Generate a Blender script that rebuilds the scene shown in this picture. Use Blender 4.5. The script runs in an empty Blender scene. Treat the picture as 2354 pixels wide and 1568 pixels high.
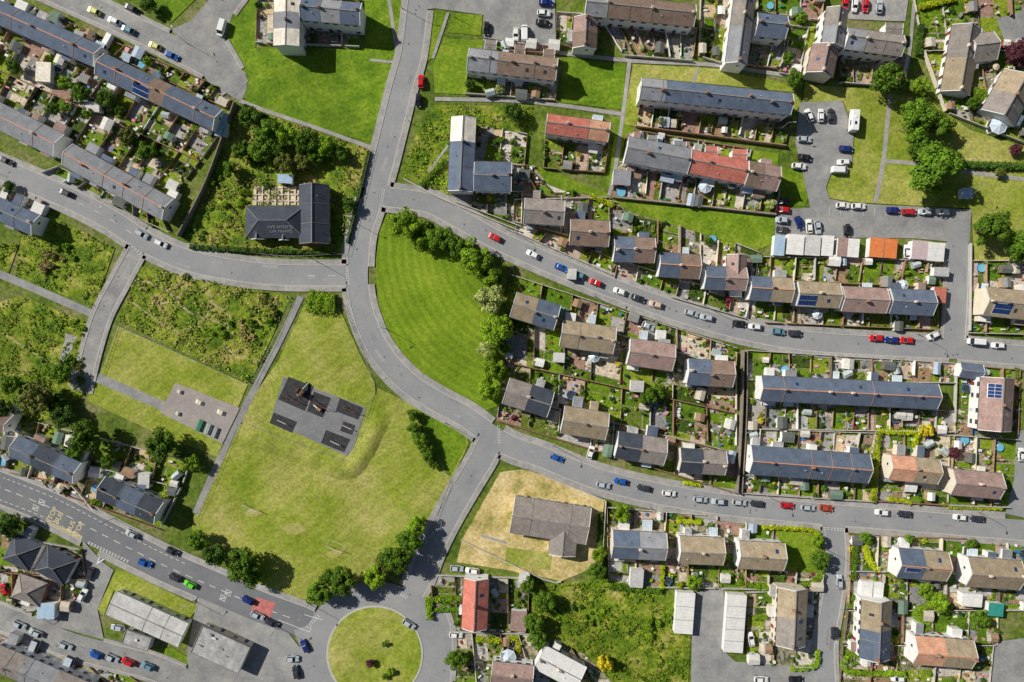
import bpy, math, random
import numpy as np
from mathutils import Vector
random.seed(11); np.random.seed(11)
S=0.13; H=204.0
def W(x,y,h=0.0):
    k=S*(H-h)/H
    return ((x-1177)*k,(784-y)*k)
scene=bpy.context.scene
scene.view_settings.view_transform='Standard'; scene.view_settings.look='None'; scene.view_settings.exposure=0
# ---------------------------------------------------------------- camera / light
cam=bpy.data.cameras.new("camera"); cam.sensor_width=36; cam.lens=24; cam.clip_end=6000; cam.clip_start=1
co=bpy.data.objects.new("camera",cam); co.location=(0,0,H); scene.collection.objects.link(co); scene.camera=co
EL=math.radians(37)
sx,sy=0.878,-0.478
d=Vector((math.cos(EL)*sx,math.cos(EL)*sy,-math.sin(EL)))
sun=bpy.data.lights.new("sun",'SUN'); sun.energy=5.0; sun.angle=math.radians(0.5); sun.color=(1.0,0.96,0.87)
so=bpy.data.objects.new("sun",sun); so.rotation_euler=d.to_track_quat('-Z','Y').to_euler(); so.location=(-60,40,120); scene.collection.objects.link(so)
w=bpy.data.worlds.new("World"); scene.world=w; w.use_nodes=True
nt=w.node_tree; bg=nt.nodes['Background']; bg.inputs[1].default_value=0.05
sk=nt.nodes.new('ShaderNodeTexSky'); sk.sky_type='NISHITA'; sk.sun_disc=False; sk.sun_elevation=EL; sk.sun_rotation=math.atan2(-sx,-sy)
nt.links.new(sk.outputs[0],bg.inputs[0])
# ---------------------------------------------------------------- materials
MATS={}
def M(name,cols,scale=0.3,fine=None,fa=0.25,rough=0.9,world=True,rand=0.0,brick=None,rings=None,metal=0,bands=None,spec=0.2,mid=0.5,spread=0.16,big=0.0):
    if name in MATS: return MATS[name]
    m=bpy.data.materials.new(name); m.use_nodes=True; n=m.node_tree.nodes; l=m.node_tree.links
    b=n['Principled BSDF']; b.inputs['Roughness'].default_value=rough; b.inputs['Metallic'].default_value=metal
    b.inputs['Specular IOR Level'].default_value=spec
    if world: g=n.new('ShaderNodeNewGeometry'); pos=g.outputs['Position']
    else: g=n.new('ShaderNodeTexCoord'); pos=g.outputs['Object']
    nz=n.new('ShaderNodeTexNoise'); nz.inputs['Scale'].default_value=scale; nz.inputs['Detail'].default_value=6; nz.inputs['Roughness'].default_value=0.66
    l.new(pos,nz.inputs['Vector'])
    cr=n.new('ShaderNodeValToRGB'); e=cr.color_ramp.elements
    k=len(cols)
    while len(e)<k: e.new(0.5)
    for i,c in enumerate(cols):
        e[i].position=mid+spread*(2*i/(max(k-1,1))-1) if k>1 else 0.5
    for i,c in enumerate(cols): e[i].color=(c[0],c[1],c[2],1)
    l.new(nz.outputs[0],cr.inputs[0]); out=cr.outputs[0]
    def mul(out,valsock,lo,hi,f0=0.3,f1=0.7):
        mr=n.new('ShaderNodeMapRange'); mr.inputs[1].default_value=f0; mr.inputs[2].default_value=f1; mr.inputs[3].default_value=lo; mr.inputs[4].default_value=hi
        l.new(valsock,mr.inputs[0]); vm=n.new('ShaderNodeVectorMath'); vm.operation='SCALE'; l.new(out,vm.inputs[0]); l.new(mr.outputs[0],vm.inputs[3]); return vm.outputs[0]
    if fine:
        n2=n.new('ShaderNodeTexNoise'); n2.inputs['Scale'].default_value=fine; n2.inputs['Detail'].default_value=4; l.new(pos,n2.inputs['Vector'])
        out=mul(out,n2.outputs[0],1-fa,1+fa)
    if big:
        n3=n.new('ShaderNodeTexNoise'); n3.inputs['Scale'].default_value=0.035; n3.inputs['Detail'].default_value=3; l.new(pos,n3.inputs['Vector'])
        out=mul(out,n3.outputs[0],1-big,1+big,.35,.65)
    if rand:
        oi=n.new('ShaderNodeObjectInfo'); out=mul(out,oi.outputs['Random'],1-rand,1+rand,0,1)
    if brick:
        bt=n.new('ShaderNodeTexBrick'); bt.inputs['Scale'].default_value=1; bt.inputs['Brick Width'].default_value=brick[0]; bt.inputs['Row Height'].default_value=brick[1]; bt.inputs['Mortar Size'].default_value=brick[2]
        bt.inputs['Color1'].default_value=(1,1,1,1); bt.inputs['Color2'].default_value=(brick[3],)*3+(1,); bt.inputs['Mortar'].default_value=(brick[4],)*3+(1,)
        l.new(pos,bt.inputs['Vector'])
        mx=n.new('ShaderNodeVectorMath'); mx.operation='MULTIPLY'; l.new(out,mx.inputs[0]); l.new(bt.outputs[0],mx.inputs[1]); out=mx.outputs[0]
    if rings:
        mp=n.new('ShaderNodeVectorMath'); mp.operation='SUBTRACT'; mp.inputs[1].default_value=(rings[0],rings[1],0); l.new(pos,mp.inputs[0])
        wv=n.new('ShaderNodeTexWave'); wv.wave_type='RINGS'; wv.rings_direction='Z'; wv.inputs['Scale'].default_value=rings[2]; wv.inputs['Distortion'].default_value=2.2; wv.inputs['Detail'].default_value=3; wv.inputs['Detail Scale'].default_value=0.25
        l.new(mp.outputs[0],wv.inputs['Vector']); out=mul(out,wv.outputs[1],1-rings[3],1+rings[3],0,1)
    if bands:
        vr=n.new('ShaderNodeVectorRotate'); vr.rotation_type='Z_AXIS'; vr.inputs['Angle'].default_value=bands[0]; l.new(pos,vr.inputs['Vector'])
        wv=n.new('ShaderNodeTexWave'); wv.inputs['Scale'].default_value=bands[1]; wv.inputs['Distortion'].default_value=bands[3]; wv.inputs['Detail'].default_value=2; wv.inputs['Detail Scale'].default_value=0.3
        l.new(vr.outputs[0],wv.inputs['Vector']); out=mul(out,wv.outputs[1],1-bands[2],1+bands[2],0,1)
    l.new(out,b.inputs['Base Color'])
    MATS[name]=m; return m
def V(c,f): return tuple(x*f for x in c)
asph=M('asphalt',[(0.258,0.262,0.275),(0.285,0.287,0.292),(0.315,0.312,0.31)],0.10,1.5,0.06,big=.05)
asph2=M('asphalt_old',[(0.22,0.22,0.222),(0.28,0.276,0.27),(0.35,0.338,0.315)],0.18,1.2,0.10,big=.08)
asphd=M('asphalt_dark',[(0.158,0.163,0.178),(0.18,0.184,0.195),(0.205,0.206,0.21)],0.1,1.5,0.06,big=.05)
pave=M('pavement',[(0.275,0.265,0.255),(0.335,0.32,0.305),(0.40,0.38,0.355)],0.35,1.6,0.13,big=.08)
kerbm=M('kerb_stone',[(0.44,0.42,0.39),(0.52,0.50,0.46)],1.0)
grass=M('grass_mown',[(0.10,0.185,0.008),(0.155,0.245,0.012),(0.23,0.30,0.025)],0.13,1.3,0.28,spread=0.15,big=.12,bands=(.3,.12,.05,3))
grassd=M('grass_dark',[(0.085,0.17,0.007),(0.13,0.225,0.010),(0.20,0.28,0.02)],0.14,1.2,0.3,big=.15,bands=(1.2,.12,.05,3))
c=W(1240,560); grassr=M('grass_mown_arcs',[(0.12,0.20,0.008),(0.16,0.25,0.012),(0.215,0.29,0.02)],0.09,1.3,0.22,rings=(c[0],c[1],0.13,0.10),big=.1)
grassy=M('grass_dry_green',[(0.13,0.205,0.012),(0.225,0.275,0.028),(0.33,0.335,0.075),(0.44,0.39,0.14)],0.06,1.3,0.28,bands=(0.9,0.10,0.055,3.0),spread=0.22,big=.1)
dry=M('grass_straw',[(0.25,0.24,0.05),(0.54,0.42,0.18),(0.66,0.53,0.28)],0.14,1.2,0.25)
rough=M('grass_rough',[(0.035,0.085,0.006),(0.12,0.19,0.010),(0.22,0.26,0.025),(0.36,0.30,0.10)],0.14,0.9,0.42,big=.15)
base=M('ground_mixed',[(0.05,0.095,0.010),(0.12,0.17,0.02),(0.22,0.20,0.09)],0.07,0.8,0.4)
gbase=M('garden_soil',[(0.05,0.07,0.02),(0.17,0.16,0.08),(0.34,0.30,0.22),(0.12,0.18,0.02)],0.3,1.6,0.45)
GT={'lawn':[M('garden_lawn_%d'%i,[V(cc,.75),cc,V(cc,1.3)],0.45,1.8,0.3) for i,cc in enumerate([(0.13,0.215,0.010),(0.20,0.26,0.02),(0.085,0.16,0.008)])],
'patio':[M('patio_%d'%i,[V(cc,.72),cc,V(cc,1.15)],0.6,2,0.2,brick=(0.6,0.6,0.04,0.82,0.6)) for i,cc in enumerate([(0.62,0.56,0.47),(0.46,0.43,0.40),(0.58,0.43,0.34),(0.30,0.295,0.29),(0.70,0.64,0.54),(0.40,0.25,0.19),(0.52,0.50,0.47)])],
'gravel':[M('gravel_%d'%i,[V(cc,.6),cc,V(cc,1.15)],0.8,3,0.35) for i,cc in enumerate([(0.6,0.51,0.38),(0.34,0.32,0.30)])],
'deck':[M('decking',[(0.24,0.15,0.09),(0.36,0.24,0.14)],0.5,2,0.25),M('decking_pale',[(0.52,0.39,0.24),(0.62,0.48,0.30)],0.5,2,0.2)],
'bed':[M('planting_bed',[(0.04,0.07,0.012),(0.12,0.18,0.012),(0.16,0.12,0.06)],0.9,2,0.5),M('planting_bed_dark',[(0.02,0.045,0.010),(0.08,0.12,0.012)],0.9,2,0.5)]}
def roofm(name,cc,b=0.86,fa=.16):
    return M('roof_'+name,[V(cc,.82),cc,V(cc,1.18)],0.35,1.6,fa,rough=0.8,world=False,rand=0.13,brick=(0.9,0.38,0.04,0.92,b))
RF={'s':roofm('slate_blue',(0.118,0.15,0.208),.93,.07),'g':roofm('grey',(0.28,0.285,0.305),.93,.08),'d':roofm('dark_slate',(0.06,0.07,0.092),.93,.1),'b':roofm('brown',(0.25,0.175,0.135)),
'k':roofm('pink_brown',(0.36,0.245,0.215)),'t':roofm('tan',(0.37,0.295,0.20)),'r':roofm('red',(0.60,0.20,0.15)),'o':roofm('salmon',(0.64,0.34,0.22)),'l':roofm('light_grey',(0.54,0.53,0.51),.96,.12),
'c':roofm('cream',(0.78,0.71,0.60),.96),'w':M('roof_white_sheet',[(0.68,0.67,0.64),(0.80,0.78,0.74)],0.5,2,0.08,world=False,rand=.08,brick=(30,.9,.04,.97,.84)),'z':roofm('grey_brown',(0.28,0.245,0.22)),
'f':M('roof_felt',[(0.26,0.26,0.26),(0.38,0.375,0.37),(0.50,0.48,0.465)],0.4,2,0.15,world=False),'O':M('roof_orange_sheet',[(0.66,0.18,0.05),(0.74,0.25,0.09)],0.6,2,0.12,world=False),
'p':M('roof_blue_sheet',[(0.34,0.48,0.64),(0.46,0.58,0.70)],0.6,2,0.1,world=False,brick=(30,.8,.04,.97,.8)),'q':M('roof_mauve_sheet',[(0.52,0.39,0.41),(0.6,0.48,0.48)],0.6,2,0.1,world=False,brick=(30,.8,.04,.97,.8)),
'T':M('tarpaulin_teal',[(0.03,0.25,0.20),(0.05,0.32,0.26)],0.6,2,0.12,world=False)}
WL={'w':M('wall_white_render',[(0.70,0.70,0.70),(0.82,0.81,0.78)],0.5,2,0.06,world=False),'c':M('wall_cream_render',[(0.64,0.57,0.45),(0.74,0.67,0.54)],0.5,2,0.06,world=False),
'b':M('wall_brick',[(0.28,0.15,0.10),(0.34,0.2,0.14)],0.5,2,0.1,world=False,brick=(0.45,0.15,0.02,0.8,1.2)),'l':M('wall_pale_blue',[(0.5,0.57,0.64),(0.58,0.64,0.7)],0.5,2,0.06,world=False)}
glass=M('window_glass',[(0.03,0.04,0.055),(0.06,0.075,0.095)],0.6,rough=0.12,spec=0.6)
frame=M('white_frame',[(0.7,0.7,0.7),(0.78,0.78,0.76)],1)
doorm=[M('door_%d'%i,[V(cc,.9),cc],1,rough=.5) for i,cc in enumerate([(0.25,0.04,0.03),(0.04,0.08,0.2),(0.6,0.6,0.6),(0.15,0.08,0.04)])]
ridgeo=M('ridge_tile_orange',[(0.52,0.23,0.13),(0.64,0.32,0.2)],1.5,world=False)
ridgeg=M('ridge_tile_grey',[(0.2,0.19,0.18),(0.3,0.28,0.26)],1.5,world=False)
brickm=WL['b']; pot=M('chimney_pot',[(0.4,0.2,0.12),(0.5,0.28,0.18)],2)
gut=M('gutter',[(0.06,0.06,0.065),(0.1,0.1,0.1)],2)
solm=M('solar_panel',[(0.012,0.03,0.12),(0.02,0.055,0.18)],0.8,rough=0.25,spec=0.6,world=False)
white=M('white_paint',[(0.66,0.66,0.64),(0.80,0.80,0.78)],1.2)
mark=M('road_paint',[(0.55,0.55,0.53),(0.75,0.75,0.72)],1.5)
marky=M('road_paint_yellow',[(0.66,0.56,0.26),(0.76,0.66,0.36)],1.5)
redsurf=M('red_road_surface',[(0.44,0.13,0.12),(0.54,0.2,0.18)],0.6,2,0.15)
black=M('rubber_black',[(0.03,0.031,0.035),(0.06,0.06,0.062)],0.8,2,0.15)
tyre=M('tyre',[(0.015,0.015,0.015),(0.025,0.025,0.025)],2)
metal=M('galvanised_metal',[(0.3,0.31,0.32),(0.38,0.38,0.38)],1,rough=.5,metal=.3)
wood=[M('fence_wood_%d'%i,[V(cc,.7),cc,V(cc,1.2)],0.8,3,0.2) for i,cc in enumerate([(0.32,0.22,0.13),(0.42,0.30,0.18),(0.18,0.14,0.11),(0.5,0.46,0.40),(0.40,0.27,0.19)])]
shedr=[M('shed_roof_%d'%i,[V(cc,.8),cc,V(cc,1.15)],0.8,3,0.15,world=False) for i,cc in enumerate([(0.13,0.14,0.13),(0.27,0.27,0.26),(0.62,0.60,0.55),(0.40,0.48,0.58),(0.33,0.21,0.13),(0.76,0.75,0.72),(0.16,0.24,0.18),(0.56,0.50,0.41)])]
bark=M('bark',[(0.08,0.06,0.04),(0.14,0.11,0.08)],2)
def leafm(name,cc):
    return M('leaf_'+name,[V(cc,.55),cc,V(cc,1.4)],0.4,2.0,0.38,rough=.8,rand=0.22,spread=.2)
LF={'g':leafm('green',(0.10,0.19,0.012)),'d':leafm('dark',(0.062,0.125,0.014)),'y':leafm('yellow_green',(0.33,0.39,0.010)),'l':leafm('light',(0.175,0.29,0.013)),'p':leafm('purple',(0.12,0.035,0.045)),
'o':leafm('olive',(0.15,0.17,0.03)),'Y':leafm('yellow',(0.56,0.46,0.02)),'w':leafm('blossom',(0.42,0.48,0.14)),'h':leafm('straw',(0.38,0.31,0.11))}
# ---------------------------------------------------------------- mesh builder
class MB:
    def __init__(s): s.v=[]; s.f=[]; s.m=[]; s.mats=[]
    def mi(s,mat):
        if mat not in s.mats: s.mats.append(mat)
        return s.mats.index(mat)
    def add(s,vs,fs,mat):
        o=len(s.v); s.v+= [tuple(v) for v in vs]; i=s.mi(mat)
        for f in fs: s.f.append([o+k for k in f]); s.m.append(i)
    def poly(s,pts,z,mat):
        a=sum(pts[i][0]*pts[(i+1)%len(pts)][1]-pts[(i+1)%len(pts)][0]*pts[i][1] for i in range(len(pts)))
        if a<0: pts=pts[::-1]
        s.add([(p[0],p[1],z) for p in pts],[list(range(len(pts)))],mat)
    def box(s,x,y,z0,lx,ly,lz,mat,a=0.0,top=None,taper=0.0):
        ca,sa=math.cos(a),math.sin(a); vs=[]
        for zz,t in ((z0,1),(z0+lz,1-taper)):
            for ux,uy in ((-1,-1),(1,-1),(1,1),(-1,1)):
                px,py=ux*lx/2*t,uy*ly/2*t; vs.append((x+px*ca-py*sa,y+px*sa+py*ca,zz))
        s.add(vs,[[3,2,1,0],[0,1,5,4],[1,2,6,5],[2,3,7,6],[3,0,4,7]],mat)
        o=len(s.v)-8; s.f.append([o+4,o+5,o+6,o+7]); s.m.append(s.mi(top or mat))
    def hexa(s,vs,mat):
        s.add(vs,[[3,2,1,0],[4,5,6,7],[0,1,5,4],[1,2,6,5],[2,3,7,6],[3,0,4,7]],mat)
    def cyl(s,p,q,r0,r1,mat,n=8,cap=True):
        p=Vector(p);q=Vector(q);dd=(q-p).normalized(); u=dd.orthogonal().normalized(); v=dd.cross(u); vs=[]
        for c,r in((p,r0),(q,r1)):
            for i in range(n):
                t=2*math.pi*i/n; vs.append(c+u*(r*math.cos(t))+v*(r*math.sin(t)))
        fs=[[i,(i+1)%n,n+(i+1)%n,n+i] for i in range(n)]
        if cap: fs+= [list(range(n))[::-1],list(range(n,2*n))]
        s.add(vs,fs,mat)
    def mesh(s,name):
        me=bpy.data.meshes.new(name); me.from_pydata(s.v,[],s.f)
        for m in s.mats: me.materials.append(m)
        me.polygons.foreach_set('material_index',s.m); me.update(); return me
    def obj(s,name,parent=None,loc=None,rz=0):
        o=bpy.data.objects.new(name,s.mesh(name)); scene.collection.objects.link(o)
        if parent: o.parent=parent
        if loc: o.location=loc
        o.rotation_euler[2]=rz; return o
def place(me,name,loc,rz=0,sc=None):
    o=bpy.data.objects.new(name,me); o.location=loc; o.rotation_euler[2]=rz
    if sc is not None: o.scale=sc if hasattr(sc,'__len__') else (sc,sc,sc)
    scene.collection.objects.link(o); return o
def inpoly(x,y,P):
    c=False; j=len(P)-1
    for i in range(len(P)):
        if (P[i][1]>y)!=(P[j][1]>y) and x<(P[j][0]-P[i][0])*(y-P[i][1])/(P[j][1]-P[i][1])+P[i][0]: c=not c
        j=i
    return c
def cr(pts,step=8.0):
    P=[np.array(p,float) for p in pts]; P=[2*P[0]-P[1]]+P+[2*P[-1]-P[-2]]; out=[]
    for i in range(1,len(P)-2):
        n=max(2,int(np.linalg.norm(P[i+1]-P[i])/step))
        for k in range(n):
            t=k/n; out.append(0.5*((2*P[i])+(-P[i-1]+P[i+1])*t+(2*P[i-1]-5*P[i]+4*P[i+1]-P[i+2])*t*t+(-P[i-1]+3*P[i]-3*P[i+1]+P[i+2])*t**3))
    out.append(P[-2]); return np.array(out)
def normals(C):
    T=np.gradient(C,axis=0); T/=np.linalg.norm(T,axis=1)[:,None]; return np.stack([-T[:,1],T[:,0]],1)
# ---------------------------------------------------------------- base ground
g=MB(); g.poly([(-3000,-3000),(3000,-3000),(3000,3000),(-3000,3000)],0,base); g.obj('ground')
# ---------------------------------------------------------------- roads (px)
ROADS=[
 ('residential_road',[(-30,375),(0,388),(150,452),(250,502),(330,553),(420,595),(520,618),(640,632),(830,634)],46,14,asph),
 ('main_road',[(968,-40),(962,0),(955,60),(945,130),(925,200),(905,280),(885,360),(868,420),(845,490),(830,540),(824,600),(824,660),(836,720),(862,785),(900,840),(950,888),(1010,925),(1070,957),(1130,1000),(1180,1028),(1250,1052),(1330,1085),(1400,1108),(1500,1132),(1600,1150),(1700,1164),(1800,1173),(1900,1182),(2000,1190),(2100,1198),(2200,1206),(2400,1222)],46,15,asph),
 ('curved_road',[(855,450),(900,455),(985,468),(1050,500),(1135,548),(1210,582),(1295,618),(1400,660),(1500,697),(1600,730),(1700,757),(1800,777),(1900,788),(2050,797),(2200,805),(2400,822)],42,14,asph),
 ('link_road',[(1130,1000),(1110,1050),(1065,1125),(1022,1200),(988,1270),(965,1330),(930,1390)],50,12,asph),
 ('bus_route_road',[(-40,1105),(0,1120),(120,1168),(250,1235),(380,1300),(500,1352),(600,1395),(700,1432),(770,1470)],70,14,asphd),
 ('south_road',[(1000,1400),(1018,1470),(1012,1600)],42,12,asph),
 ('west_spur_road',[(700,1440),(718,1500),(715,1600)],50,0,asph),
 ('cul_de_sac_road',[(1912,1190),(1921,1250),(1920,1320),(1908,1400),(1896,1480),(1900,1600)],42,10,asph),
 ('side_road',[(318,570),(280,640),(238,720),(212,800),(188,900)],34,10,asph2),
 ('upper_left_road',[(100,-30),(230,28),(330,75),(430,125),(520,175),(555,205)],50,10,asph2),
 ('upper_left_link_road',[(545,-30),(500,35),(485,90),(520,160),(545,200)],60,10,asph2),
 ('car_park_access_road',[(2190,800),(2197,700),(2200,600),(2200,510)],48,8,asph),
 ('lower_left_road',[(-30,1405),(60,1440),(160,1480),(260,1508),(360,1535),(460,1580)],56,8,asph2),
]
LOTS=[
 ('car_park_asphalt',[(985,-20),(1275,-20),(1278,108),(1205,100),(1112,88),(1112,35),(1000,20),(980,22)],asph2),
 ('car_park_asphalt',[(1838,236),(1935,232),(1962,305),(1958,372),(1915,385),(1898,430),(1905,458),(1960,468),(2232,482),(2228,560),(2100,548),(1780,545),(1782,482),(1862,478),(1845,400),(1828,330)],asph2),
 ('junction_asphalt',[(395,68),(440,48),(490,-10),(552,-10),(530,50),(514,105),(535,148),(566,168),(568,205),(555,235),(480,190)],asph2),
 ('forecourt_asphalt',[(190,1240),(235,1290),(262,1310),(225,1400),(240,1470),(60,1420),(150,1400),(205,1350)],asph2),
 ('forecourt_asphalt',[(455,1372),(560,1405),(660,1450),(700,1500),(700,1568),(590,1590),(440,1580),(430,1500)],asph2),
 ('garage_court_asphalt',[(1600,1362),(1662,1345),(1668,1500),(1690,1520),(1890,1535),(1900,1600),(1588,1600),(1590,1460)],asph2),
 ('garage_court_asphalt',[(2285,1475),(2400,1460),(2400,1600),(2270,1600)],asph2),
 ('driveway_asphalt',[(2290,45),(2400,10),(2400,105),(2310,100)],asph2),
 ('estate_road_asphalt',[(2336,990),(2400,985),(2400,1200),(2310,1180),(2330,1100)],asph),
 ('driveway_asphalt',[(1925,-20),(2090,-20),(2080,50),(1950,45)],pave),
 ('ball_court_paving',[(404,880),(552,938),(512,1020),(368,948)],M('court_paving',[(0.30,0.265,0.245),(0.36,0.325,0.30)],0.2,1.5,0.1)),
]
RC=(862,1502); RI=107; RO=166
RD=[]
for nm,p,wd,pv,mt in ROADS: RD.append((cr(p),wd,pv))
def inroad(x,y,ex=-1,mar=0.0):
    for i,(C,wd,pv) in enumerate(RD):
        if i==ex: continue
        if np.min((C[:,0]-x)**2+(C[:,1]-y)**2)<(wd/2+mar)**2: return True
    if math.hypot(x-RC[0],y-RC[1])<RO+mar and ex!=99: return True
    for nm,P,mt in LOTS:
        if inpoly(x,y,P): return True
    return False
for i,(nm,P,mt) in enumerate(LOTS):
    b=MB(); b.poly([W(*p) for p in P],0.215+0.002*i,mt); b.obj(nm)
for i,((nm,p,wd,pv,mt),(C,_,_)) in enumerate(zip(ROADS,RD)):
    N=normals(C); b=MB(); z=0.238+0.0015*i
    L=[W(*q) for q in C+N*wd/2]; R=[W(*q) for q in C-N*wd/2]
    vs=[(q[0],q[1],z) for q in L]+[(q[0],q[1],z) for q in R]; n=len(C)
    b.add(vs,[[k,k+1,n+k+1,n+k] for k in range(n-1)],mt); b.obj(nm)
    if pv:
        b=MB(); C2=cr(p,4.0); N2=normals(C2)
        for sd in(1,-1):
            A=C2+N2*sd*wd/2; K=C2+N2*sd*(wd/2+1.5); B=C2+N2*sd*(wd/2+pv)
            ok=[not(inroad(A[k][0],A[k][1],i,2) or inroad(B[k][0],B[k][1],i,2)) for k in range(len(C2))]
            for k in range(len(C2)-1):
                if ok[k] and ok[k+1]:
                    a0,a1,k0,k1,b0,b1=[W(*q) for q in(A[k],A[k+1],K[k],K[k+1],B[k],B[k+1])]
                    zt=0.345
                    b.add([(*a0,zt),(*a1,zt),(*k1,zt),(*k0,zt)],[[0,1,2,3]],kerbm)
                    b.add([(*k0,zt),(*k1,zt),(*b1,zt),(*b0,zt)],[[0,1,2,3]],pave)
                    b.add([(*a0,0.2),(*a1,0.2),(*a1,zt),(*a0,zt)],[[0,1,2,3]],kerbm)
                    b.add([(*b0,0.0),(*b1,0.0),(*b1,zt),(*b0,zt)],[[0,1,2,3]],pave)
        if b.v: b.obj('pavement')
FIL=[[(1070,978),(1085,1000),(1100,1030),(1095,1062),(1130,1010)],[(1150,1036),(1135,1055),(1118,1085),(1120,1020),(1190,1052),(1170,1048)],[(780,612),(800,590),(812,560),(830,600)],[(760,655),(790,668),(806,700),(830,660)],[(875,400),(885,425),(915,435),(880,450)],[(870,478),(862,505),(848,530),(850,470),(900,475)],[(990,1330),(985,1365),(1000,1400),(960,1370)],[(720,1408),(760,1405),(790,1370),(780,1440)],[(1880,1200),(1895,1215),(1900,1240),(1925,1200)],[(1955,1208),(1945,1222),(1940,1250),(1915,1200)],[(2165,782),(2175,770),(2176,740),(2200,780)],[(2235,790),(2222,775),(2221,745),(2200,780)]]
for i,P in enumerate(FIL):
    b=MB(); b.poly([W(*p) for p in P],.2577+.0004*i,asph); b.obj('junction_corner')
# tarmac repairs and manhole covers
rb=MB(); PT=M('tarmac_repair',[(0.235,0.237,0.245),(0.26,0.26,0.265)],.5,2,.08); PL=M('tarmac_repair_pale',[(0.31,0.308,0.305),(0.345,0.34,0.33)],.5,2,.08); MH=M('manhole_iron',[(0.12,0.12,0.12),(0.16,0.155,0.15)],2)
zz=.2630
for i,(C,wd,pv) in enumerate(RD):
    if i==4: continue
    N=normals(C)
    for _ in range(len(C)//11):
        k=random.randrange(2,len(C)-6); o=random.uniform(-.42,.42)*wd; ln=random.randint(1,4); hw=random.uniform(1.5,4.5); zz+=.00003
        if inroad(*C[k],i,10): continue
        q=[W(*p) for p in(C[k]+N[k]*(o+hw),C[k+ln]+N[k+ln]*(o+hw),C[k+ln]+N[k+ln]*(o-hw),C[k]+N[k]*(o-hw))]
        if abs(o)+hw<wd/2: rb.poly(q,zz,random.choice([PT,PT,PL]))
    for _ in range(len(C)//14):
        k=random.randrange(2,len(C)-3); p=C[k]+N[k]*random.uniform(-.3,.3)*wd; X,Y=W(*p); zz+=.00003; rb.poly([(X+.28*math.cos(t*.785),Y+.28*math.sin(t*.785)) for t in range(8)],zz,MH)
rb.obj('road_repairs')
def circ(c,r,n=72): return [W(c[0]+r*math.cos(2*math.pi*k/n),c[1]+r*math.sin(2*math.pi*k/n)) for k in range(n)]
b=MB(); b.poly(circ(RC,RO),0.2627,asph); b.obj('roundabout_road')
b=MB(); ci=circ(RC,RI+4); cj=circ(RC,RI)
n=72
b.add([(*p,0.25) for p in ci]+[(*p,0.38) for p in ci]+[(*p,0.38) for p in cj],[[k,(k+1)%n,n+(k+1)%n,n+k] for k in range(n)]+[[n+k,n+(k+1)%n,2*n+(k+1)%n,2*n+k] for k in range(n)],kerbm)
b.add([(*p,0.38) for p in cj],[list(range(n))],grassy)
b.obj('roundabout_island')
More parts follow.
